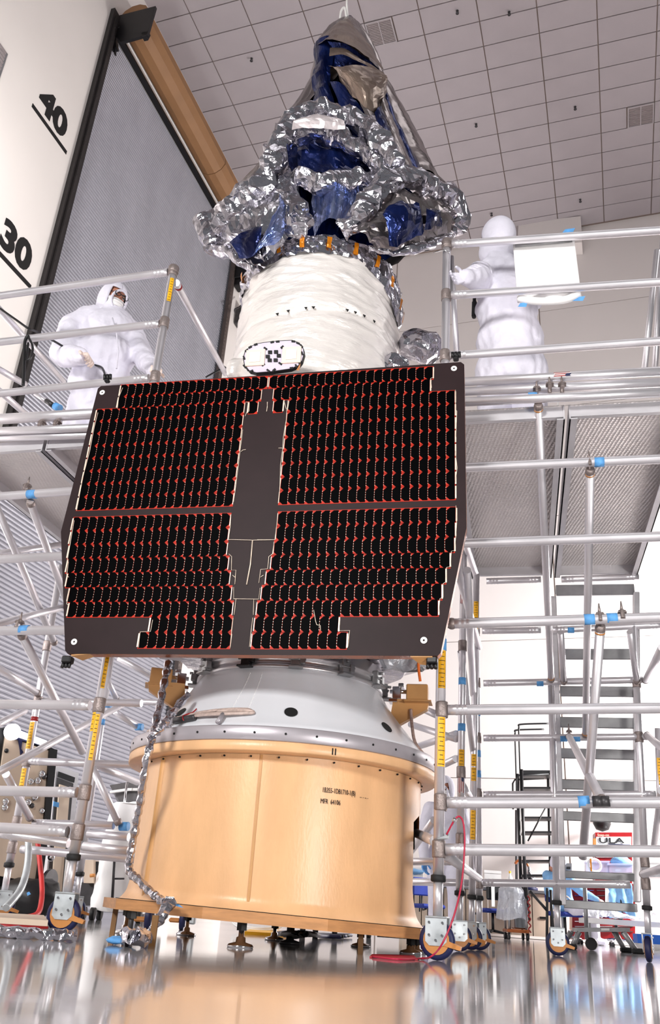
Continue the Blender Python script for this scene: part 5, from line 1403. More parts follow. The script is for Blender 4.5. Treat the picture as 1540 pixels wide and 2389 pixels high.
# white cartons on the bench
for x0, x1, h, lab in ((944, 985, .26, 'low white carton on the bench beside the adapter edge'), (1132, 1172, .30, 'white carton on the bench left of the silver tank')):
    c = thing('white_carton', lab, 'carton', fl((x0 + x1) / 2, 17.8) + ZD * zt_); q = MB(); wbox2(q, x0, x1, zt_ + .001, zt_ + h, 17.8, .35); part('box', q, M['white'], c); q = MB(); wbox2(q, x0 - .5, x1 + .5, zt_ + h - .04, zt_ + h + .01, 17.79, .36); part('lid', q, M['white'], c)
c = thing('bottle', 'small pale bottle on the bench left of the silver tank', 'bottle', fl(1193, 17.8) + ZD * zt_)
part('body', MB().lathe([(0, 0), (.045, 0), (.05, .02), (.05, .2), (.02, .25), (.02, .28)], fl(1193, 17.8) + ZD * (zt_ + .001), 14), M['cream2'] if 'cream2' in M else M['white'], c); part('cap', MB().lathe([(.022, .28), (.022, .32), (0, .32)], fl(1193, 17.8) + ZD * zt_, 12), M['yellow'], c)
b0 = fl(965, 17.8) + ZD * zt_
c = thing('blue_cloth', 'crumpled pale blue cloth on the bench beside the adapter edge', 'cloth', b0); q = crumple(MB().ball(b0 + ZD * .2, (.2, .15, .05), 16, 8), .03, 8, 2); part('cloth', q, M['smock'], c)

def chair(label, x, Y, yaw=0.0, back='black', k=1.0, seat_z=.43):
    o_ = fl(x, Y); a = math.radians(yaw); X = np.array([math.cos(a), math.sin(a), 0]); Yv = np.array([-math.sin(a), math.cos(a), 0])
    t = thing('task_chair', label, 'chair', o_)
    q = MB()
    q.cbox(o_ + ZD * seat_z, (.46, .44, .07), (X, Yv, ZD), .03); s_ = part('seat', q, M['blue_seat'], t)
    q = MB(); q.cbox(o_ + ZD * (seat_z + .32) + Yv * -.22, (.42, .05, .30), (X, Yv, ZD), .022); part('backrest', q, M[back], t)
    q = MB().path(catmull([o_ + ZD * (seat_z - .04) - Yv * .1, o_ + ZD * (seat_z - .05) - Yv * .25, o_ + ZD * (seat_z + .1) - Yv * .28, o_ + ZD * (seat_z + .3) - Yv * .25], 5), .016, 8); part('back_bar', q, M['black'], t)
    q = MB().tube(o_ + ZD * .09, o_ + ZD * seat_z, .025, seg=10); part('gas_column', q, M['black'], t)
    for j in range(5):
        w_ = a + 2 * math.pi * j / 5 + .3; e = o_ + np.array([math.cos(w_), math.sin(w_), 0]) * .28
        part('base_arm', MB().path([o_ + ZD * .11, e + ZD * .075], [.024, .015], 8), M['chrome'] if back != 'black' else M['black'], t)
        part('castor', MB().tube(e + ZD * .03 + np.array([.02, 0, 0]), e + ZD * .03 - np.array([.02, 0, 0]), .03, seg=12), M['black'], t)
    return t, o_, X, Yv
t, o_, X, Yv = chair('blue task chair with a black backrest and a white tag, right of the caster wheels', 1150, 16.8, 12)
part('white_tag', MB().box(o_ + ZD * .66 - Yv * .26 - X * .10, (.06, .01, .34), (X, Yv, ZD)), M['white'], t)
chair('blue task chair half hidden between the adapter and the scaffold posts', 1000, 16.6, 200, 'blue_seat')
chair('blue task chair under the seated person in the blue smock', 1318, 15.6, -150, 'blue_seat')
t, o_, X, Yv = chair('blue task chair with a pale blue smock hung over its back', 1437, 15.6, 5, 'blue_seat', seat_z=.46)
sm = thing('smock', 'pale blue smock hung over the back of a blue chair', 'garment', o_ + ZD * .5)
q = crumple(MB().grid(lambda i, j: o_ + X * ((i - .5) * (.40 + .04 * j)) - Yv * (.262 + .02 * math.sin(14 * i) + .01 * j) + ZD * (.96 - .50 * j - .05 * math.cos(6 * i) * j), 18, 14), .02, 10, 3); w = part('cloth', q, M['smock'], sm); finish(w, 0, 0, .01)
# wrapped instrument on a cart, silver tank on top of the bench
ct = thing('equipment_cart', 'small wheeled cart carrying an instrument under clear plastic', 'cart', fl(1208, 15.5))
o_ = fl(1208, 15.5)
for dx in (-.14, .14):
    for dy in (0, .3): part('cart_post', MB().tube(o_ + np.array([dx, dy, .1]), o_ + np.array([dx, dy, .62]), .018, seg=8), M['steel'], ct)
q = MB().cbox(o_ + np.array([0, .15, .13]), (.36, .4, .05), ch=.01); part('cart_shelf', q, M['copper'], ct)
q = MB().cbox(o_ + np.array([.05, .15, .36]), (.2, .28, .40), ch=.02); part('instrument', q, M['chrome'], ct)
for dx in (-.15, .15):
    for dy in (0, .3): part('castor', MB().tube(o_ + np.array([dx - .015, dy, .05]), o_ + np.array([dx + .015, dy, .05]), .05, seg=12), M['black'], ct)
q = MB().path(catmull([o_ + np.array([.19, -.02, .12]) + ZD * (.05 * k) + np.array([.02 * (-1) ** k, 0, 0]) for k in range(12)], 3), .012, 6); part('red_coil', q, M['red'], ct)
wp = crumple(MB().lathe([(.25, .30), (.24, .45), (.21, .6), (.2, .72), (.16, .78), (.0, .8)], o_ + np.array([-.05, .15, 0]), 26, smooth=False), .05, 7, 4)
tw = thing('plastic_wrap', 'clear crinkled plastic draped over the small cart', 'wrap', o_ + ZD * .3); part('film', wp, M['poly'], tw)
tk = thing('silver_tank', 'round silver tank with a copper valve on a blue base on the bench', 'tank', V(1238, 2050, 17.9))
tb = fl(1238, 17.9) + ZD * (zt_ + .002)
part('body', MB().lathe([(0, .05), (.13, .05), (.15, .09), (.15, .18), (.13, .26), (.06, .31), (.04, .40), (.04, .43), (0, .43)], tb, 28), M['chrome'], tk)
part('blue_base', MB().lathe([(0, 0), (.16, 0), (.16, .05), (0, .05)], tb, 24), M['navy'], tk)
part('valve', MB().path(catmull([tb + ZD * .42, tb + ZD * .5 - np.array([.05, 0, 0]), tb + ZD * .52 - np.array([.2, 0, 0]), tb + ZD * .46 - np.array([.26, 0, 0])], 5), .025, 8), M['copper'], tk)
# black rolling ladder in front of the far wall
ld = thing('rolling_ladder', 'black rolling ladder with handrails near the far wall', 'ladder', fl(1245, 16.8))
YL = 16.8
bk = M['black']
for dx in (0, 1.0):
    off = np.array([.05 * dx, dx * .55, 0])
    part('handrail', MB().path(catmull([V(1235, 2150, YL) + off, V(1218, 1900, YL) + off, V(1211, 1720, YL) + off, V(1211, 1697, YL) + off, V(1216, 1690, YL) + off, V(1280, 1688, YL) + off], 6), .018, 7), bk, ld)
    part('side_rail', MB().path([V(1206, 1880, YL) + off, V(1205, 1818, YL) + off, V(1210, 1809, YL) + off, V(1280, 1806, YL) + off], .018, 7), bk, ld)
    part('upright', MB().tube(V(1217, 1795, YL) + off, V(1228, 2165, YL) + off, .03, seg=8), bk, ld)
    part('upright', MB().tube(V(1290, 1795, YL) + off, V(1300, 2165, YL) + off, .03, seg=8), bk, ld)
for y, h in ((1802, 10), (1838, 5), (1907, 4), (1941, 4), (1975, 4), (2008, 4), (2042, 4)):
    q = MB(); bpx(q, 1218, y - h / 2, 1292, y + h / 2, YL, .5); part('step', q, bk, ld)
part('cross_brace', MB().tube(V(1275, 1880, YL), V(1232, 1962, YL), .015, seg=6), bk, ld)
for x in (1230, 1300):
    part('castor', MB().tube(fl(x, YL) + np.array([-.02, 0, .06]), fl(x, YL) + np.array([.02, 0, .06]), .06, seg=12), bk, ld)
q = MB().tube(V(1205, 1890, 18.2), V(1206, 2160, 18.2), .03, seg=8); solo('conduit', q, M['dark_steel'], 'thin dark vertical pipe behind the black ladder', 'pipe')
# red tool chest with a banner panel
tcz = 16.4
tc_ = thing('tool_chest', 'red rolling tool chest with many drawers behind the stairs', 'tool chest', fl(1405, tcz))
q = MB(); bpx(q, 1335, 2062, 1482, 2192, tcz, .6); part('body', q, M['red'], tc_)
for c0, c1 in ((1340, 1386), (1392, 1430), (1436, 1478)):
    for k in range(9):
        q = MB(); bpx(q, c0, 2069 + 12 * k, c1, 2078 + 12 * k, tcz - .02, .03); d_ = part('drawer', q, M['red'], tc_)
        q = MB(); bpx(q, c0 + 1, 2076.6 + 12 * k, c1 - 1, 2078.2 + 12 * k, tcz - .035, .02); part('trim_strip', q, M['chrome'], d_)
for x in (1345, 1472): part('castor', MB().tube(fl(x, tcz + .1) + np.array([-.03, 0, .07]), fl(x, tcz + .1) + np.array([.03, 0, .07]), .07, seg=12), M['black'], tc_)
q = MB(); bpx(q, 1389, 1942, 1475, 2062, tcz + .05, .45); part('top_chest', q, M['red'], tc_)
q = MB(); bpx(q, 1384, 1956, 1391, 1972, tcz + .02, .1); part('orange_block', q, M['amber'], tc_)
q = MB(); bpx(q, 1391, 1952, 1473, 2000, tcz + .03, .03); part('banner_panel', q, M['white'], tc_)
o0, o1 = V(1397, 1966, tcz + .02), V(1465, 1967, tcz + .02); xd = unit(o1 - o0)
text('banner_text', 'ULA', .125, M['black'], o0, xd, ZD, tc_, bold=.0015, sx=2.0, depth=.003)
text('maker_text', 'Snap-on', .06, M['beige'], V(1394, 1950.5, tcz + .02), xd, ZD, tc_, bold=.001, sx=1.1, depth=.002)
part('banner_line', MB().tube(V(1420, 1969, tcz + .02), V(1470, 1971, tcz + .02), .008, seg=6), M['navy'], tc_)
c = thing('ceiling_dome', 'small black dome on the wall above the red chest', 'dome', V(1406, 1935, 17.6)); part('dome', MB().lathe([(.17, .12), (.17, .04), (.12, -.06), (0, -.1)], V(1405, 1928, 17.6), 18), M['black'], c)
part('mount_bar', MB().box(V(1405, 1922, 17.6) + np.array([0, .2, .06]), (.5, .4, .08)), M['white'], c)
# table with plastic bins, spool
tt = thing('side_table', 'white topped table behind the stairs carrying wrapped goods', 'table', fl(1440, 14.6))
zt2 = V(1450, 2147, 14.6)[2]
zt2 = max(zt2, .2)
q = MB(); wbox2(q, 1362, 1600, zt2 - .07, zt2, 14.2, .8); part('table_top', q, M['white'], tt)
for x in (1372, 1590): 
    q = MB(); wbox2(q, x, x + 6, 0, zt2 - .07, 14.3, .05); part('leg', q, M['steel'], tt)
    q = MB(); wbox2(q, x, x + 6, 0, zt2 - .07, 14.9, .05); part('leg', q, M['steel'], tt)
tw = thing('plastic_wrap', 'clear crinkled plastic heaped along the white table top', 'wrap', fl(1450, 14.5) + ZD * zt2)
q = crumple(MB().grid(lambda i, j: fl(1364 + 230 * i, 14.35 + .5 * j) + ZD * (zt2 + .03 + .15 * math.sin(math.pi * j) * (.6 + .4 * math.sin(9 * i))), 44, 10, smooth=False), .04, 7, 5); part('film', q, M['poly'], tw)
c = thing('blue_case', 'bright blue case on the floor under the white table', 'case', fl(1520, 13.6)); q = MB(); wbox2(q, 1486, 1580, .0, .08, 13.5, .4); part('base', q, M['white'], c); q = MB(); wbox2(q, 1484, 1580, .08, .2, 13.48, .42); part('lid', q, mat('case_blue', (30, 100, 200), .5), c)
ztp = V(1420, 2036, 15.8)[2]
sf = thing('wall_shelf', 'grey shelf behind the stairs carrying bins and a spool', 'shelf', V(1420, 2044, 15.8)); q = MB(); bpx(q, 1300, 2036, 1560, 2046, 15.8, .5); part('board', q, M['steel'], sf)
for x in (1310, 1552): 
    q = MB(); wbox2(q, x, x + 5, 0, V(1420, 2046, 15.8)[2], 15.9, .05); part('leg', q, M['steel'], sf)
for x0, x1, y0, lab, mm in ((1368, 1422, 2008, 'clear plastic bin behind the spool', 'bin'), (1418, 1476, 2014, 'clear plastic bin with red tools inside', 'bin'), (1512, 1548, 2008, 'white bin at the right end of the shelf', 'white')):
    c = thing('storage_bin', lab, 'bin', V((x0 + x1) / 2, 2036, 15.85)); q = MB(); bpx(q, x0, y0 + 4, x1, 2035.6, 15.85, .3); part('tub', q, M[mm], c); q = MB(); bpx(q, x0 - 1, y0, x1 + 1, y0 + 4, 15.83, .34); part('rim', q, M[mm], c)
c = thing('tape_spool', 'white and orange spool standing on the shelf behind the stairs', 'spool', V(1390, 2035, 15.75)); cc = V(1387, 2019, 15.75)
part('rim', MB().path([cc + np.array([.11 * math.cos(t), 0, .1 * math.sin(t)]) for t in np.linspace(0, 2 * math.pi, 24, endpoint=False)], .022, 8, closed=True), M['white'], c); part('orange_strap', MB().box(cc + np.array([-.07, -.03, .0]), (.02, .03, .2)), M['amber_tape'], c)
c = thing('red_tool', 'red and white tool inside the clear bin', 'tool', V(1446, 2034, 15.95)); q = MB(); bpx(q, 1430, 2024, 1462, 2034, 15.9, .08); part('body', q, M['red'], c); q = MB(); bpx(q, 1436, 2028, 1448, 2033, 15.89, .03); part('sticker', q, M['white'], c)
c = thing('blue_bundle', 'round pale blue bundle above the clear bins', 'bundle', V(1450, 2014, 16.0)); q = crumple(MB().ball(V(1450, 2012, 16.1), (.2, .14, .1), 16, 10), .03, 8, 1); part('cloth', q, M['smock'], c)
c = thing('grey_instrument', 'grey instrument beside the left stair stringer', 'instrument', V(1328, 2035, 15.7)); q = MB(); bpx(q, 1318, 2014, 1334, 2036, 15.65, .15); part('body', q, M['steel'], c); q = MB(); bpx(q, 1322, 2022, 1331, 2028, 15.63, .03); part('display', q, M['black'], c)
# step stool
ss = thing('step_stool', 'low grey step stool with splayed legs in front of the stairs', 'stool', fl(1405, 9.6))
zz = V(1400, 2172, 9.5)[2]
q = MB(); bpx(q, 1342, 2164, 1470, 2174, 9.5, .35); part('top', q, M['steel'], ss)
q = MB(); bpx(q, 1403, 2166, 1422, 2171, 9.48, .02); part('white_label', q, M['white'], ss)
for (x0, x1), sg in (((1352, 1334), -1), ((1455, 1480), 1)):
    for dy in (0.02, .36):
        f_ = at_z(x1, 2215, 0.0); f_ = fl(x1, 9.5) + np.array([0, dy, .03]); g_ = V(x0, 2174, 9.5) + np.array([0, dy * .8, 0])
        part('leg', MB().path([g_, f_], [.03, .026], 8), M['steel'], ss); part('rubber_foot', MB().cbox(f_ + np.array([sg * .02, 0, -.005]), (.12, .07, .05), ch=.012), M['rubber'], ss)
q = MB().tube(V(1364, 2060, 9.8), fl(1367, 9.8) + ZD * .1, .022, seg=10)
iv = thing('stand_pole', 'slim brassy pole on a castor behind the step stool', 'pole', fl(1367, 9.8)); part('pole', q, M['steel'], iv); part('castor', MB().tube(fl(1367, 9.8) + np.array([.03, -.03, .06]), fl(1367, 9.8) + np.array([.06, .03, .06]), .06, seg=14), M['black'], iv)
tp = thing('tripod', 'black folded tripod leaning in front of the seated person', 'tripod', fl(1275, 14.5))
for a_, b_ in (((1236, 2078), (1277, 2125)), ((1277, 2072), (1274, 2200)), ((1285, 2076), (1290, 2190))): part('leg', MB().tube(V(*a_, 14.5), fl(b_[0], 14.5) if b_[1] > 2150 else V(*b_, 14.5), .022, seg=8), M['black'], tp)

# seated person in a blue smock
p3 = thing('person', 'person in pale blue smock and white trousers seated behind the stairs', 'person', fl(1330, 15.5))
sx_ = lambda x, y, dY=0.0: V(x, y, 11.3 + dY)
hp = fl(1318, 15.6) + ZD * .56
mb = MB(); mb.ball(hp, (.2, .19, .15)); ch_ = hp + np.array([-.10, -.05, .34]); mb.ball(ch_, (.22, .16, .2)); cap(mb, hp, ch_, .18, .18)
nk = ch_ + np.array([-.0, -.03, .2]); cap(mb, ch_, nk, .12, .07)
shd = ch_ + np.array([.14, -.08, .10]); el = shd + np.array([.18, -.12, -.22]); wr = el + np.array([.24, -.05, -.10])
cap(mb, shd, el, .085, .07); cap(mb, el, wr, .07, .05)
shd2 = ch_ + np.array([-.17, .0, .10]); el2 = shd2 + np.array([-.02, -.12, -.26]); wr2 = el2 + np.array([.16, -.16, -.05]); cap(mb, shd2, el2, .085, .07); cap(mb, el2, wr2, .07, .05)
blob(mb, 'smock_body', .018, 6, p3, M['smock'], wrinkle=.010)
mb = MB()
for sg in (-1, 1):
    h = hp + np.array([.05, -.05 + .11 * sg, -.05]); kn = h + np.array([.36, -.12, .02]); an = kn + np.array([.02, .02, 0]); an[2] = .1
    cap(mb, h, kn, .1, .085); cap(mb, kn, an, .08, .06); mb.ball(an + np.array([.06, -.03, -.05]), (.13, .06, .05))
blob(mb, 'trousers', .016, 6, p3, M['suit'], wrinkle=.008)
headset(p3, nk + np.array([.02, -.03, .14]), (.8, -.3, -.5), ZD, True, False)
hand('glove', wr, (.9, -.1, -.3), (0, -.3, -1), M['glove'], p3, 1, .5); hand('glove', wr2, (.9, -.4, .0), (0, -.2, -1), M['glove'], p3, -1, .5)
c = thing('white_paper', 'folded white paper held in front of the seated person', 'paper', wr + np.array([.13, -.02, 0])); q = MB().hull([wr + np.array(v) for v in ((.14, 0, -.04), (.16, 0, .24), (.24, .02, .12), (.36, .04, -.08), (.2, .06, -.1))]); part('sheet', q, M['board'], c)
# standing person in white behind the adapter
p4 = thing('person', 'person in white suit and blue gloves standing between adapter and right scaffold', 'person', fl(1040, 10.6))
o4 = fl(1038, 10.6)
mb = MB(); e = lambda x, y, z: o4 + np.array([x, y, z])
mb.ball(e(0, 0, 1.30), (.2, .14, .2)); mb.ball(e(0, 0, 1.08), (.19, .14, .18)); mb.ball(e(0, 0, .9), (.19, .15, .15)); cap(mb, e(0, 0, 1.42), e(0, 0, 1.5), .08, .07)
for sg in (-1, 1):
    cap(mb, e(.1 * sg, 0, .85), e(.11 * sg, -.02, .48), .115, .085); cap(mb, e(.11 * sg, -.02, .48), e(.11 * sg, 0, .1), .085, .07); mb.ball(e(.11 * sg, -.06, .05), (.055, .13, .05))
cap(mb, e(-.18, 0, 1.38), e(-.27, -.04, 1.08), .08, .068); cap(mb, e(-.27, -.04, 1.08), e(-.26, -.14, .80), .068, .05); cap(mb, e(.18, 0, 1.38), e(.26, .02, 1.08), .08, .068); cap(mb, e(.26, .02, 1.08), e(.18, -.18, .98), .068, .05)
blob(mb, 'suit_body', .017, 6, p4, M['suit'], wrinkle=.009)
headset(p4, e(0, -.02, 1.62), (-.5, -.8, -.3), ZD, True, True)
part('blue_collar', MB().path([e(.10 * math.cos(t), .09 * math.sin(t), 1.46 + .02 * math.sin(t)) for t in np.linspace(0, 2 * math.pi, 20, endpoint=False)], .022, 7, closed=True), M['tape'], p4)
hand('glove', e(-.26, -.14, .80), (.0, -.25, -1), (.6, -.6, 0), M['bglove'], p4, 1, .45, 1.1); hand('glove', e(.18, -.18, .98), (-.6, -.6, 0), (0, 0, -1), M['bglove'], p4, -1, .5, 1.05)

# ================================================================ things on the floor at the left
def rack(label, x0, x1, xr, y0, y1, Y, dep, skew=0.0):
    pass
YR = 7.8
t = thing('equipment_rack', 'tall beige control panel in a black frame behind the left scaffold', 'rack', fl(50, YR))
def L3(x, y, dY=0.0): return V(x, y, YR + dY)
# panel face turns away to the right, like the wall behind it
def face3(x, y):   # point on the rack's front, which runs back along the hall
    return on_plane(x, y, V(-10, 1900, 6.9), unit(UD * 1 + VD * -.45))
fc3 = lambda pts, m_, name, par, th_=.03, off=0.0: part(name, MB().prism([face3(x, y) + unit(UD * 1 + VD * -.45) * off for x, y in pts], -unit(UD * 1 + VD * -.45) * th_), M[m_], par)
fc3([(-10, 1700), (12, 1696), (128, 1748), (112, 1900), (95, 2100), (60, 2136), (-40, 2136)], 'black', 'frame', t, .5)
pf3 = fc3([(10, 1718), (112, 1752), (98, 1900), (82, 2060), (-20, 2040), (-16, 1900)], 'beige', 'front_panel', t, .02, .02)
fc3([(110, 1746), (128, 1750), (110, 1930), (84, 2110), (70, 2110), (96, 1930)], 'black', 'side_post', t, .05, .04)
fc3([(20, 2050), (84, 2065), (70, 2128), (5, 2122)], 'black', 'lower_drawer', t, .05, .03)
for x, y, r in ((92, 1806, .03), (82, 1822, .03), (66, 1824, .028), (98, 1812, .022), (76, 1860, .03), (60, 1872, .03), (8, 1870, .028), (6, 1884, .028), (92, 1892, .025), (70, 1880, .02), (104, 1984, .03), (115, 2000, .03)):
    c = face3(x, y) + unit(UD * 1 + VD * -.45) * .03; part('gauge_knob', MB().ball(c, r, 10, 7), M['chrome'] if r > .024 else M['dark_steel'], t)
for x, y in ((12, 1752), (8, 1800)): part('hole_plug', MB().ball(face3(x, y) + unit(UD * 1 + VD * -.45) * .02, .018, 8, 6), M['black'], t)
part('dial', MB().tube(face3(104, 2056) + UD * .03, face3(104, 2056) + UD * .06, .09, seg=20), M['dark_steel'], t)
lampw = thing('tube_lamp', 'bright white tube lamp along the top of the beige panel', 'lamp', face3(60, 1725))
me_ = mat('lamp_glow', (255, 255, 255), .5, emis=((250, 250, 255), 2.2))
n3 = unit(UD * 1 + VD * -.45)
part('round_glow', MB().tube(face3(21, 1709) + n3 * .03, face3(21, 1709) + n3 * .07, .062, seg=20), me_, lampw)
part('tube_glow', MB().prism([face3(x, y) + n3 * .04 for x, y in ((34, 1705), (99, 1730), (94, 1741), (33, 1720))], n3 * .03), me_, lampw)
part('housing', MB().prism([face3(x, y) + n3 * .01 for x, y in ((8, 1700), (30, 1698), (110, 1732), (108, 1746), (60, 1732), (10, 1722))], n3 * .03), M['navy'], lampw)
part('blue_strap', MB().prism([face3(x, y) + n3 * .03 for x, y in ((36, 1722), (46, 1726), (43, 1748), (48, 1756), (42, 1762), (41, 1750))], n3 * .015), M['navy'], lampw)
t2 = thing('storage_cabinet', 'open grey cabinet with dark shelves right of the beige panel', 'cabinet', fl(160, 9.2))
n4 = n3
f4 = lambda x, y: on_plane(x, y, V(130, 1900, 8.6), n4)
pr4 = lambda pts, m_, name, off, th_: part(name, MB().prism([f4(x, y) + n4 * off for x, y in pts], -n4 * th_), M[m_], t2)
pr4([(131, 1786), (184, 1804), (170, 1960), (150, 2128), (100, 2128), (118, 1940)], 'steel_pale', 'carcass', .0, .6)
pr4([(136, 1800), (174, 1814), (172, 1826), (133, 1812)], 'black', 'top_recess', .01, .02)
pr4([(132, 1814), (170, 1828), (158, 1960), (146, 2090), (108, 2090), (120, 1950)], 'dark_steel', 'interior', .01, .02)
pr4([(136, 1830), (160, 1838), (150, 1960), (140, 2080), (118, 2080), (126, 1950)], 'beige', 'inner_door', .03, .02)
pr4([(120, 1870), (132, 1873), (131, 1884), (119, 1881)], 'tape', 'teal_tag', .045, .01)
pr4([(150, 1990), (162, 1992), (150, 2090), (140, 2090)], 'white', 'side_strip', .045, .01)
# red and white hoses, black bag
c = thing('red_hose', 'red hose hanging down in front of the beige panel', 'hose', at_z(85, 2140)); part('hose', MB().path(catmull([V(88, 1965, 6.6), V(94, 2020, 6.5), V(98, 2070, 6.4), V(97, 2100, 6.3), V(90, 2128, 6.2), V(70, 2139, 6.1), V(30, 2142, 6.0)], 8), .018, 8), mat('hose_red', (190, 36, 34), .5), c)
c = thing('white_hose', 'ribbed white hose curving down beside the left rear caster', 'hose', at_z(30, 2110)); hp_ = catmull([V(66, 1955, 6.0), V(66, 2000, 5.9), V(60, 2040, 5.8), V(48, 2075, 5.7), V(30, 2100, 5.6), V(14, 2118, 5.5)], 16)
part('ribbed_tube', MB().path(hp_, [.020 + .003 * (k % 2) for k in range(len(hp_))], 10), M['zinc'], c)
c = thing('black_bag', 'black shiny bag on the floor behind the left front caster', 'bag', fl(55, 7.0)); q = crumple(MB().ball(fl(58, 7.0) + ZD * .14, (.24, .2, .14), 20, 12), .04, 7, 3); part('sack', q, M['black'], c)
c = thing('blue_tape_scrap', 'small scrap of blue tape on the black bag', 'tape', V(66, 2086, 6.75)); part('scrap', MB().hull([V(62, 2083, 6.72), V(68, 2080, 6.72), V(72, 2086, 6.72), V(64, 2090, 6.72), V(66, 2086, 6.76)]), M['tape'], c)
c = thing('pallet_dolly', 'long grey dolly with a red edge on the floor at lower left', 'dolly', fl(40, 5.6)); q = MB(); q.prism([at_z(-60, 2152, .03), at_z(110, 2162, .03), at_z(100, 2146, .03), at_z(-60, 2138, .03)], ZD * .025); part('deck_board', q, M['beige'], c)
q = MB().tube(at_z(-60, 2156, .03), at_z(112, 2166, .03), .008, seg=8); part('red_edge', q, M['red'], c)
for x in (-30, 40, 98): part('castor', MB().tube(at_z(x, 2156, .015), at_z(x + 4, 2156, .015), .015, seg=10), M['black'], c)
c = thing('foil_strip', 'crinkled silver foil strip lying along the floor at lower left', 'foil', at_z(100, 2170)); q = crumple(MB().path(catmull([at_z(-40, 2170, .02), at_z(40, 2176, .02), at_z(110, 2180, .02), at_z(180, 2184, .02)], 10), .02, 7, smooth=False), .012, 25, 4); part('strip', q, M['foil'], c)
# monitor cart and white draped equipment near the adapter
c = thing('dark_monitor', 'dark grey monitor on a white stand beyond the left scaffold', 'monitor', V(290, 1905, 8.6)); q = MB().prism([V(256, 1832, 8.6), V(322, 1820, 8.4), V(324, 1888, 8.4), V(300, 1906, 8.45), V(282, 1888, 8.5)], np.array([.05, .25, 0])); part('screen', q, M['dark_steel'], c)
part('arm', MB().tube(V(296, 1826, 8.3), V(284, 1925, 8.3), .012, seg=8), M['chrome'], c); part('hood_edge', MB().path([V(258, 1848, 8.5), V(300, 1842, 8.4), V(326, 1842, 8.3)], .014, 6), M['white'], c); part('base_box', MB().prism([V(278, 1880, 8.3), V(312, 1880, 8.3), V(312, 1906, 8.3), V(284, 1904, 8.3)], np.array([.02, .15, 0])), M['dark_steel'], c)
c = thing('draped_equipment', 'tall equipment under a white cloth just left of the adapter', 'equipment', fl(270, 8.2))
def drf(i, j):
    a = 2 * math.pi * i; r = .24 + .02 * math.sin(5 * a) + .03 * j
    return fl(268, 8.2) + np.array([r * math.cos(a), .8 * r * math.sin(a) + .2, .98 - .9 * j])
q = crumple(MB().grid(drf, 40, 20), .02, 8, 2); q.add([fl(268, 8.2) + np.array([.25 * math.cos(t), .2 + .2 * math.sin(t), .97]) for t in np.linspace(0, 2 * math.pi, 16, endpoint=False)], [tuple(range(16))]); part('cloth', q, M['board'], c)
part('inner_frame', MB().tube(V(268, 1990, 7.85), V(262, 2100, 7.85), .012, seg=6).tube(V(268, 2050, 7.85), V(290, 2050, 7.85), .008, seg=6), M['dark_steel'], c)
for dx in (-.2, .2): part('castor', MB().tube(fl(268, 8.2) + np.array([dx - .02, 0, .05]), fl(268, 8.2) + np.array([dx + .02, 0, .05]), .05, seg=12), M['black'], c)
c = thing('floor_cabinet', 'beige box above a dark crate between the left scaffold posts', 'cabinet', fl(215, 8.4)); q = MB(); bpx(q, 195, 2006, 218, 2060, 8.4, .3); part('beige_box', q, M['beige'], c); q = MB(); bpx(q, 186, 2058, 236, 2112, 8.5, .4); part('dark_crate', q, M['dark_steel'], c)
q = MB(); bpx(q, 218, 2010, 230, 2058, 8.45, .2); part('recess', q, M['black'], c); part('amber_handle', MB().tube(V(210, 2043, 8.35), V(222, 2042, 8.35), .015, seg=8), M['amber'], c)
for x in (192, 230): part('castor', MB().tube(fl(x, 8.5) + np.array([-.02, 0, .05]), fl(x, 8.5) + np.array([.02, 0, .05]), .05, seg=12), M['black'], c)
# small things on the floor under and around the base plate
c = thing('blue_wipe', 'pale blue wipe dropped on the floor left of the base plate', 'wipe', at_z(280, 2196)); q = crumple(MB().ball(at_z(283, 2196, .014), (.06, .05, .012), 12, 6), .012, 20, 1); part('cloth', q, M['tape'], c)
c = thing('foil_scrap', 'crumpled silver foil heap on the floor beside the blue wipe', 'foil', at_z(318, 2190)); q = crumple(MB().path(catmull([at_z(292, 2186, .03), at_z(316, 2184, .04), at_z(340, 2188, .03)], 8), .026, 8, smooth=False), .022, 20, 1); part('scrap', q, M['foil'], c)
for k, (x, y, r) in enumerate(((345, 2176, .085), (430, 2180, .075), (1085, 2206, .07))):
    pass
c = thing('wheeled_dolly', 'small dolly on navy wheels behind the left end of the base plate', 'dolly', at_z(345, 2168))
for x in (345, 425):
    o_ = at_z(x, 2170, 0); part('tyre', MB().tube(o_ + np.array([-.02, 0, .075]), o_ + np.array([.02, 0, .075]), .075, seg=20), M['navy'], c); part('bracket', MB().cbox(o_ + np.array([.06, .02, .11]), (.05, .07, .14), ch=.01), M['zinc'], c); part('brake_plate', MB().cbox(o_ + np.array([-.06, -.0, .06]), (.08, .05, .03), ch=.01), M['amber'], c)
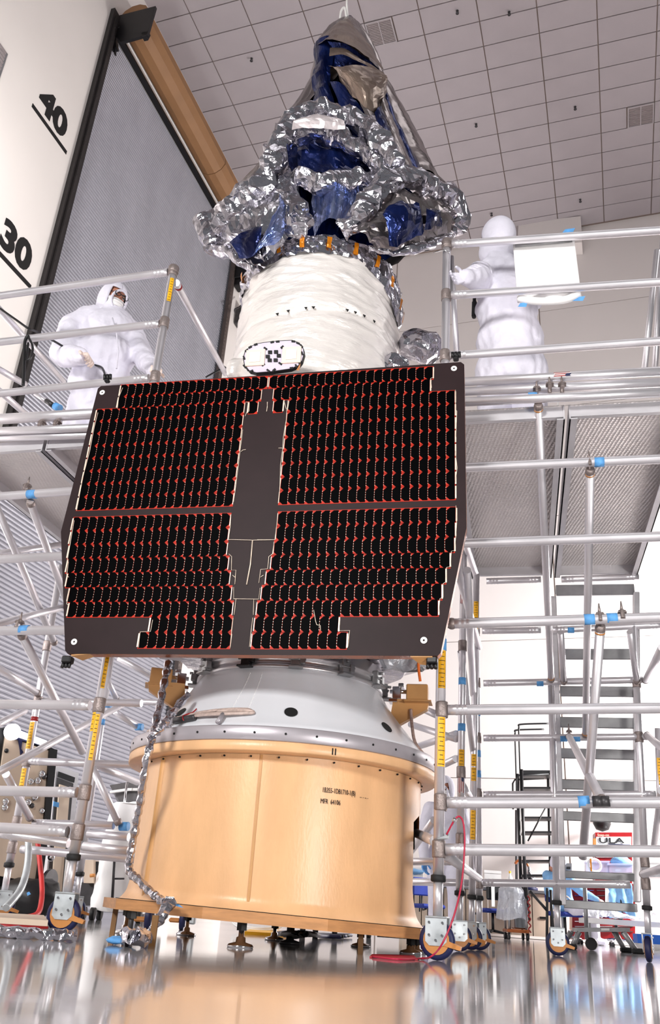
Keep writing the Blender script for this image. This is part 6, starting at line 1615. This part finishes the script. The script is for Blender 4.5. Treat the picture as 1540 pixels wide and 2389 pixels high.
q = MB().cbox(at_z(385, 2166, .17), (.42, .06, .03), ch=.01); part('cross_bar', q, M['steel'], c)
c = thing('yellow_strip', 'yellow strip lying flat on the floor beyond the base plate', 'strip', at_z(620, 2178)); q = MB().prism([at_z(570, 2180, .0), at_z(668, 2186, .0), at_z(668, 2178, .0), at_z(585, 2173, .0)], ZD * .02); part('strip', q, M['yellow'], c)
c = thing('white_cable_coil', 'coil of white cable on the floor beyond the base plate', 'cable', at_z(600, 2168)); part('coil', MB().path([at_z(600, 2172, .01) + np.array([.2 * math.cos(t), .1 * math.sin(t), .05 + .05 * math.sin(t) + .002 * t]) for t in np.linspace(0, 14, 60)], .012, 6), M['white'], c)
c = thing('cable_bundle', 'tangle of dark cables on the floor beyond the base plate', 'cable', at_z(740, 2180))
for k in range(5):
    part('cable', MB().path(catmull([at_z(640 + 12 * k, 2178 + 2 * k, .02), at_z(690 + 8 * k, 2176 + k, .05 + .02 * (k % 2)), at_z(750, 2180 + k, .02), at_z(820 - 6 * k, 2182 + k, .02)], 6), .014, 6), M['black'] if k % 2 else M['navy'], c)
for k, (x, dx) in enumerate(((705, 0), (735, 0), (780, 0), (860, 0))):
    c = thing('floor_castor', ('leftmost', 'second', 'third', 'rightmost')[k] + ' small black castor under the low grey cart beyond the base plate', 'castor', at_z(x, 2188), group='low cart castors'); o_ = at_z(x, 2188, 0)
    part('wheel', MB().tube(o_ + np.array([-.02, 0, .06]), o_ + np.array([.02, 0, .06]), .06, seg=16), M['black'], c); part('fork', MB().cbox(o_ + np.array([0, .0, .12]), (.06, .05, .06), ch=.008), M['steel'], c)
c = thing('low_cart', 'low grey cart standing beyond the base plate, above its castors', 'cart', at_z(790, 2180)); q = MB(); q.prism([at_z(690, 2168, .19), at_z(900, 2182, .19), at_z(900, 2172, .19), at_z(690, 2158, .19)], ZD * .05); part('bed', q, M['steel'], c); part('white_ledge', MB().prism([at_z(880, 2186, .06), at_z(990, 2194, .06), at_z(990, 2184, .06), at_z(880, 2176, .06)], ZD * .05), M['white'], c)
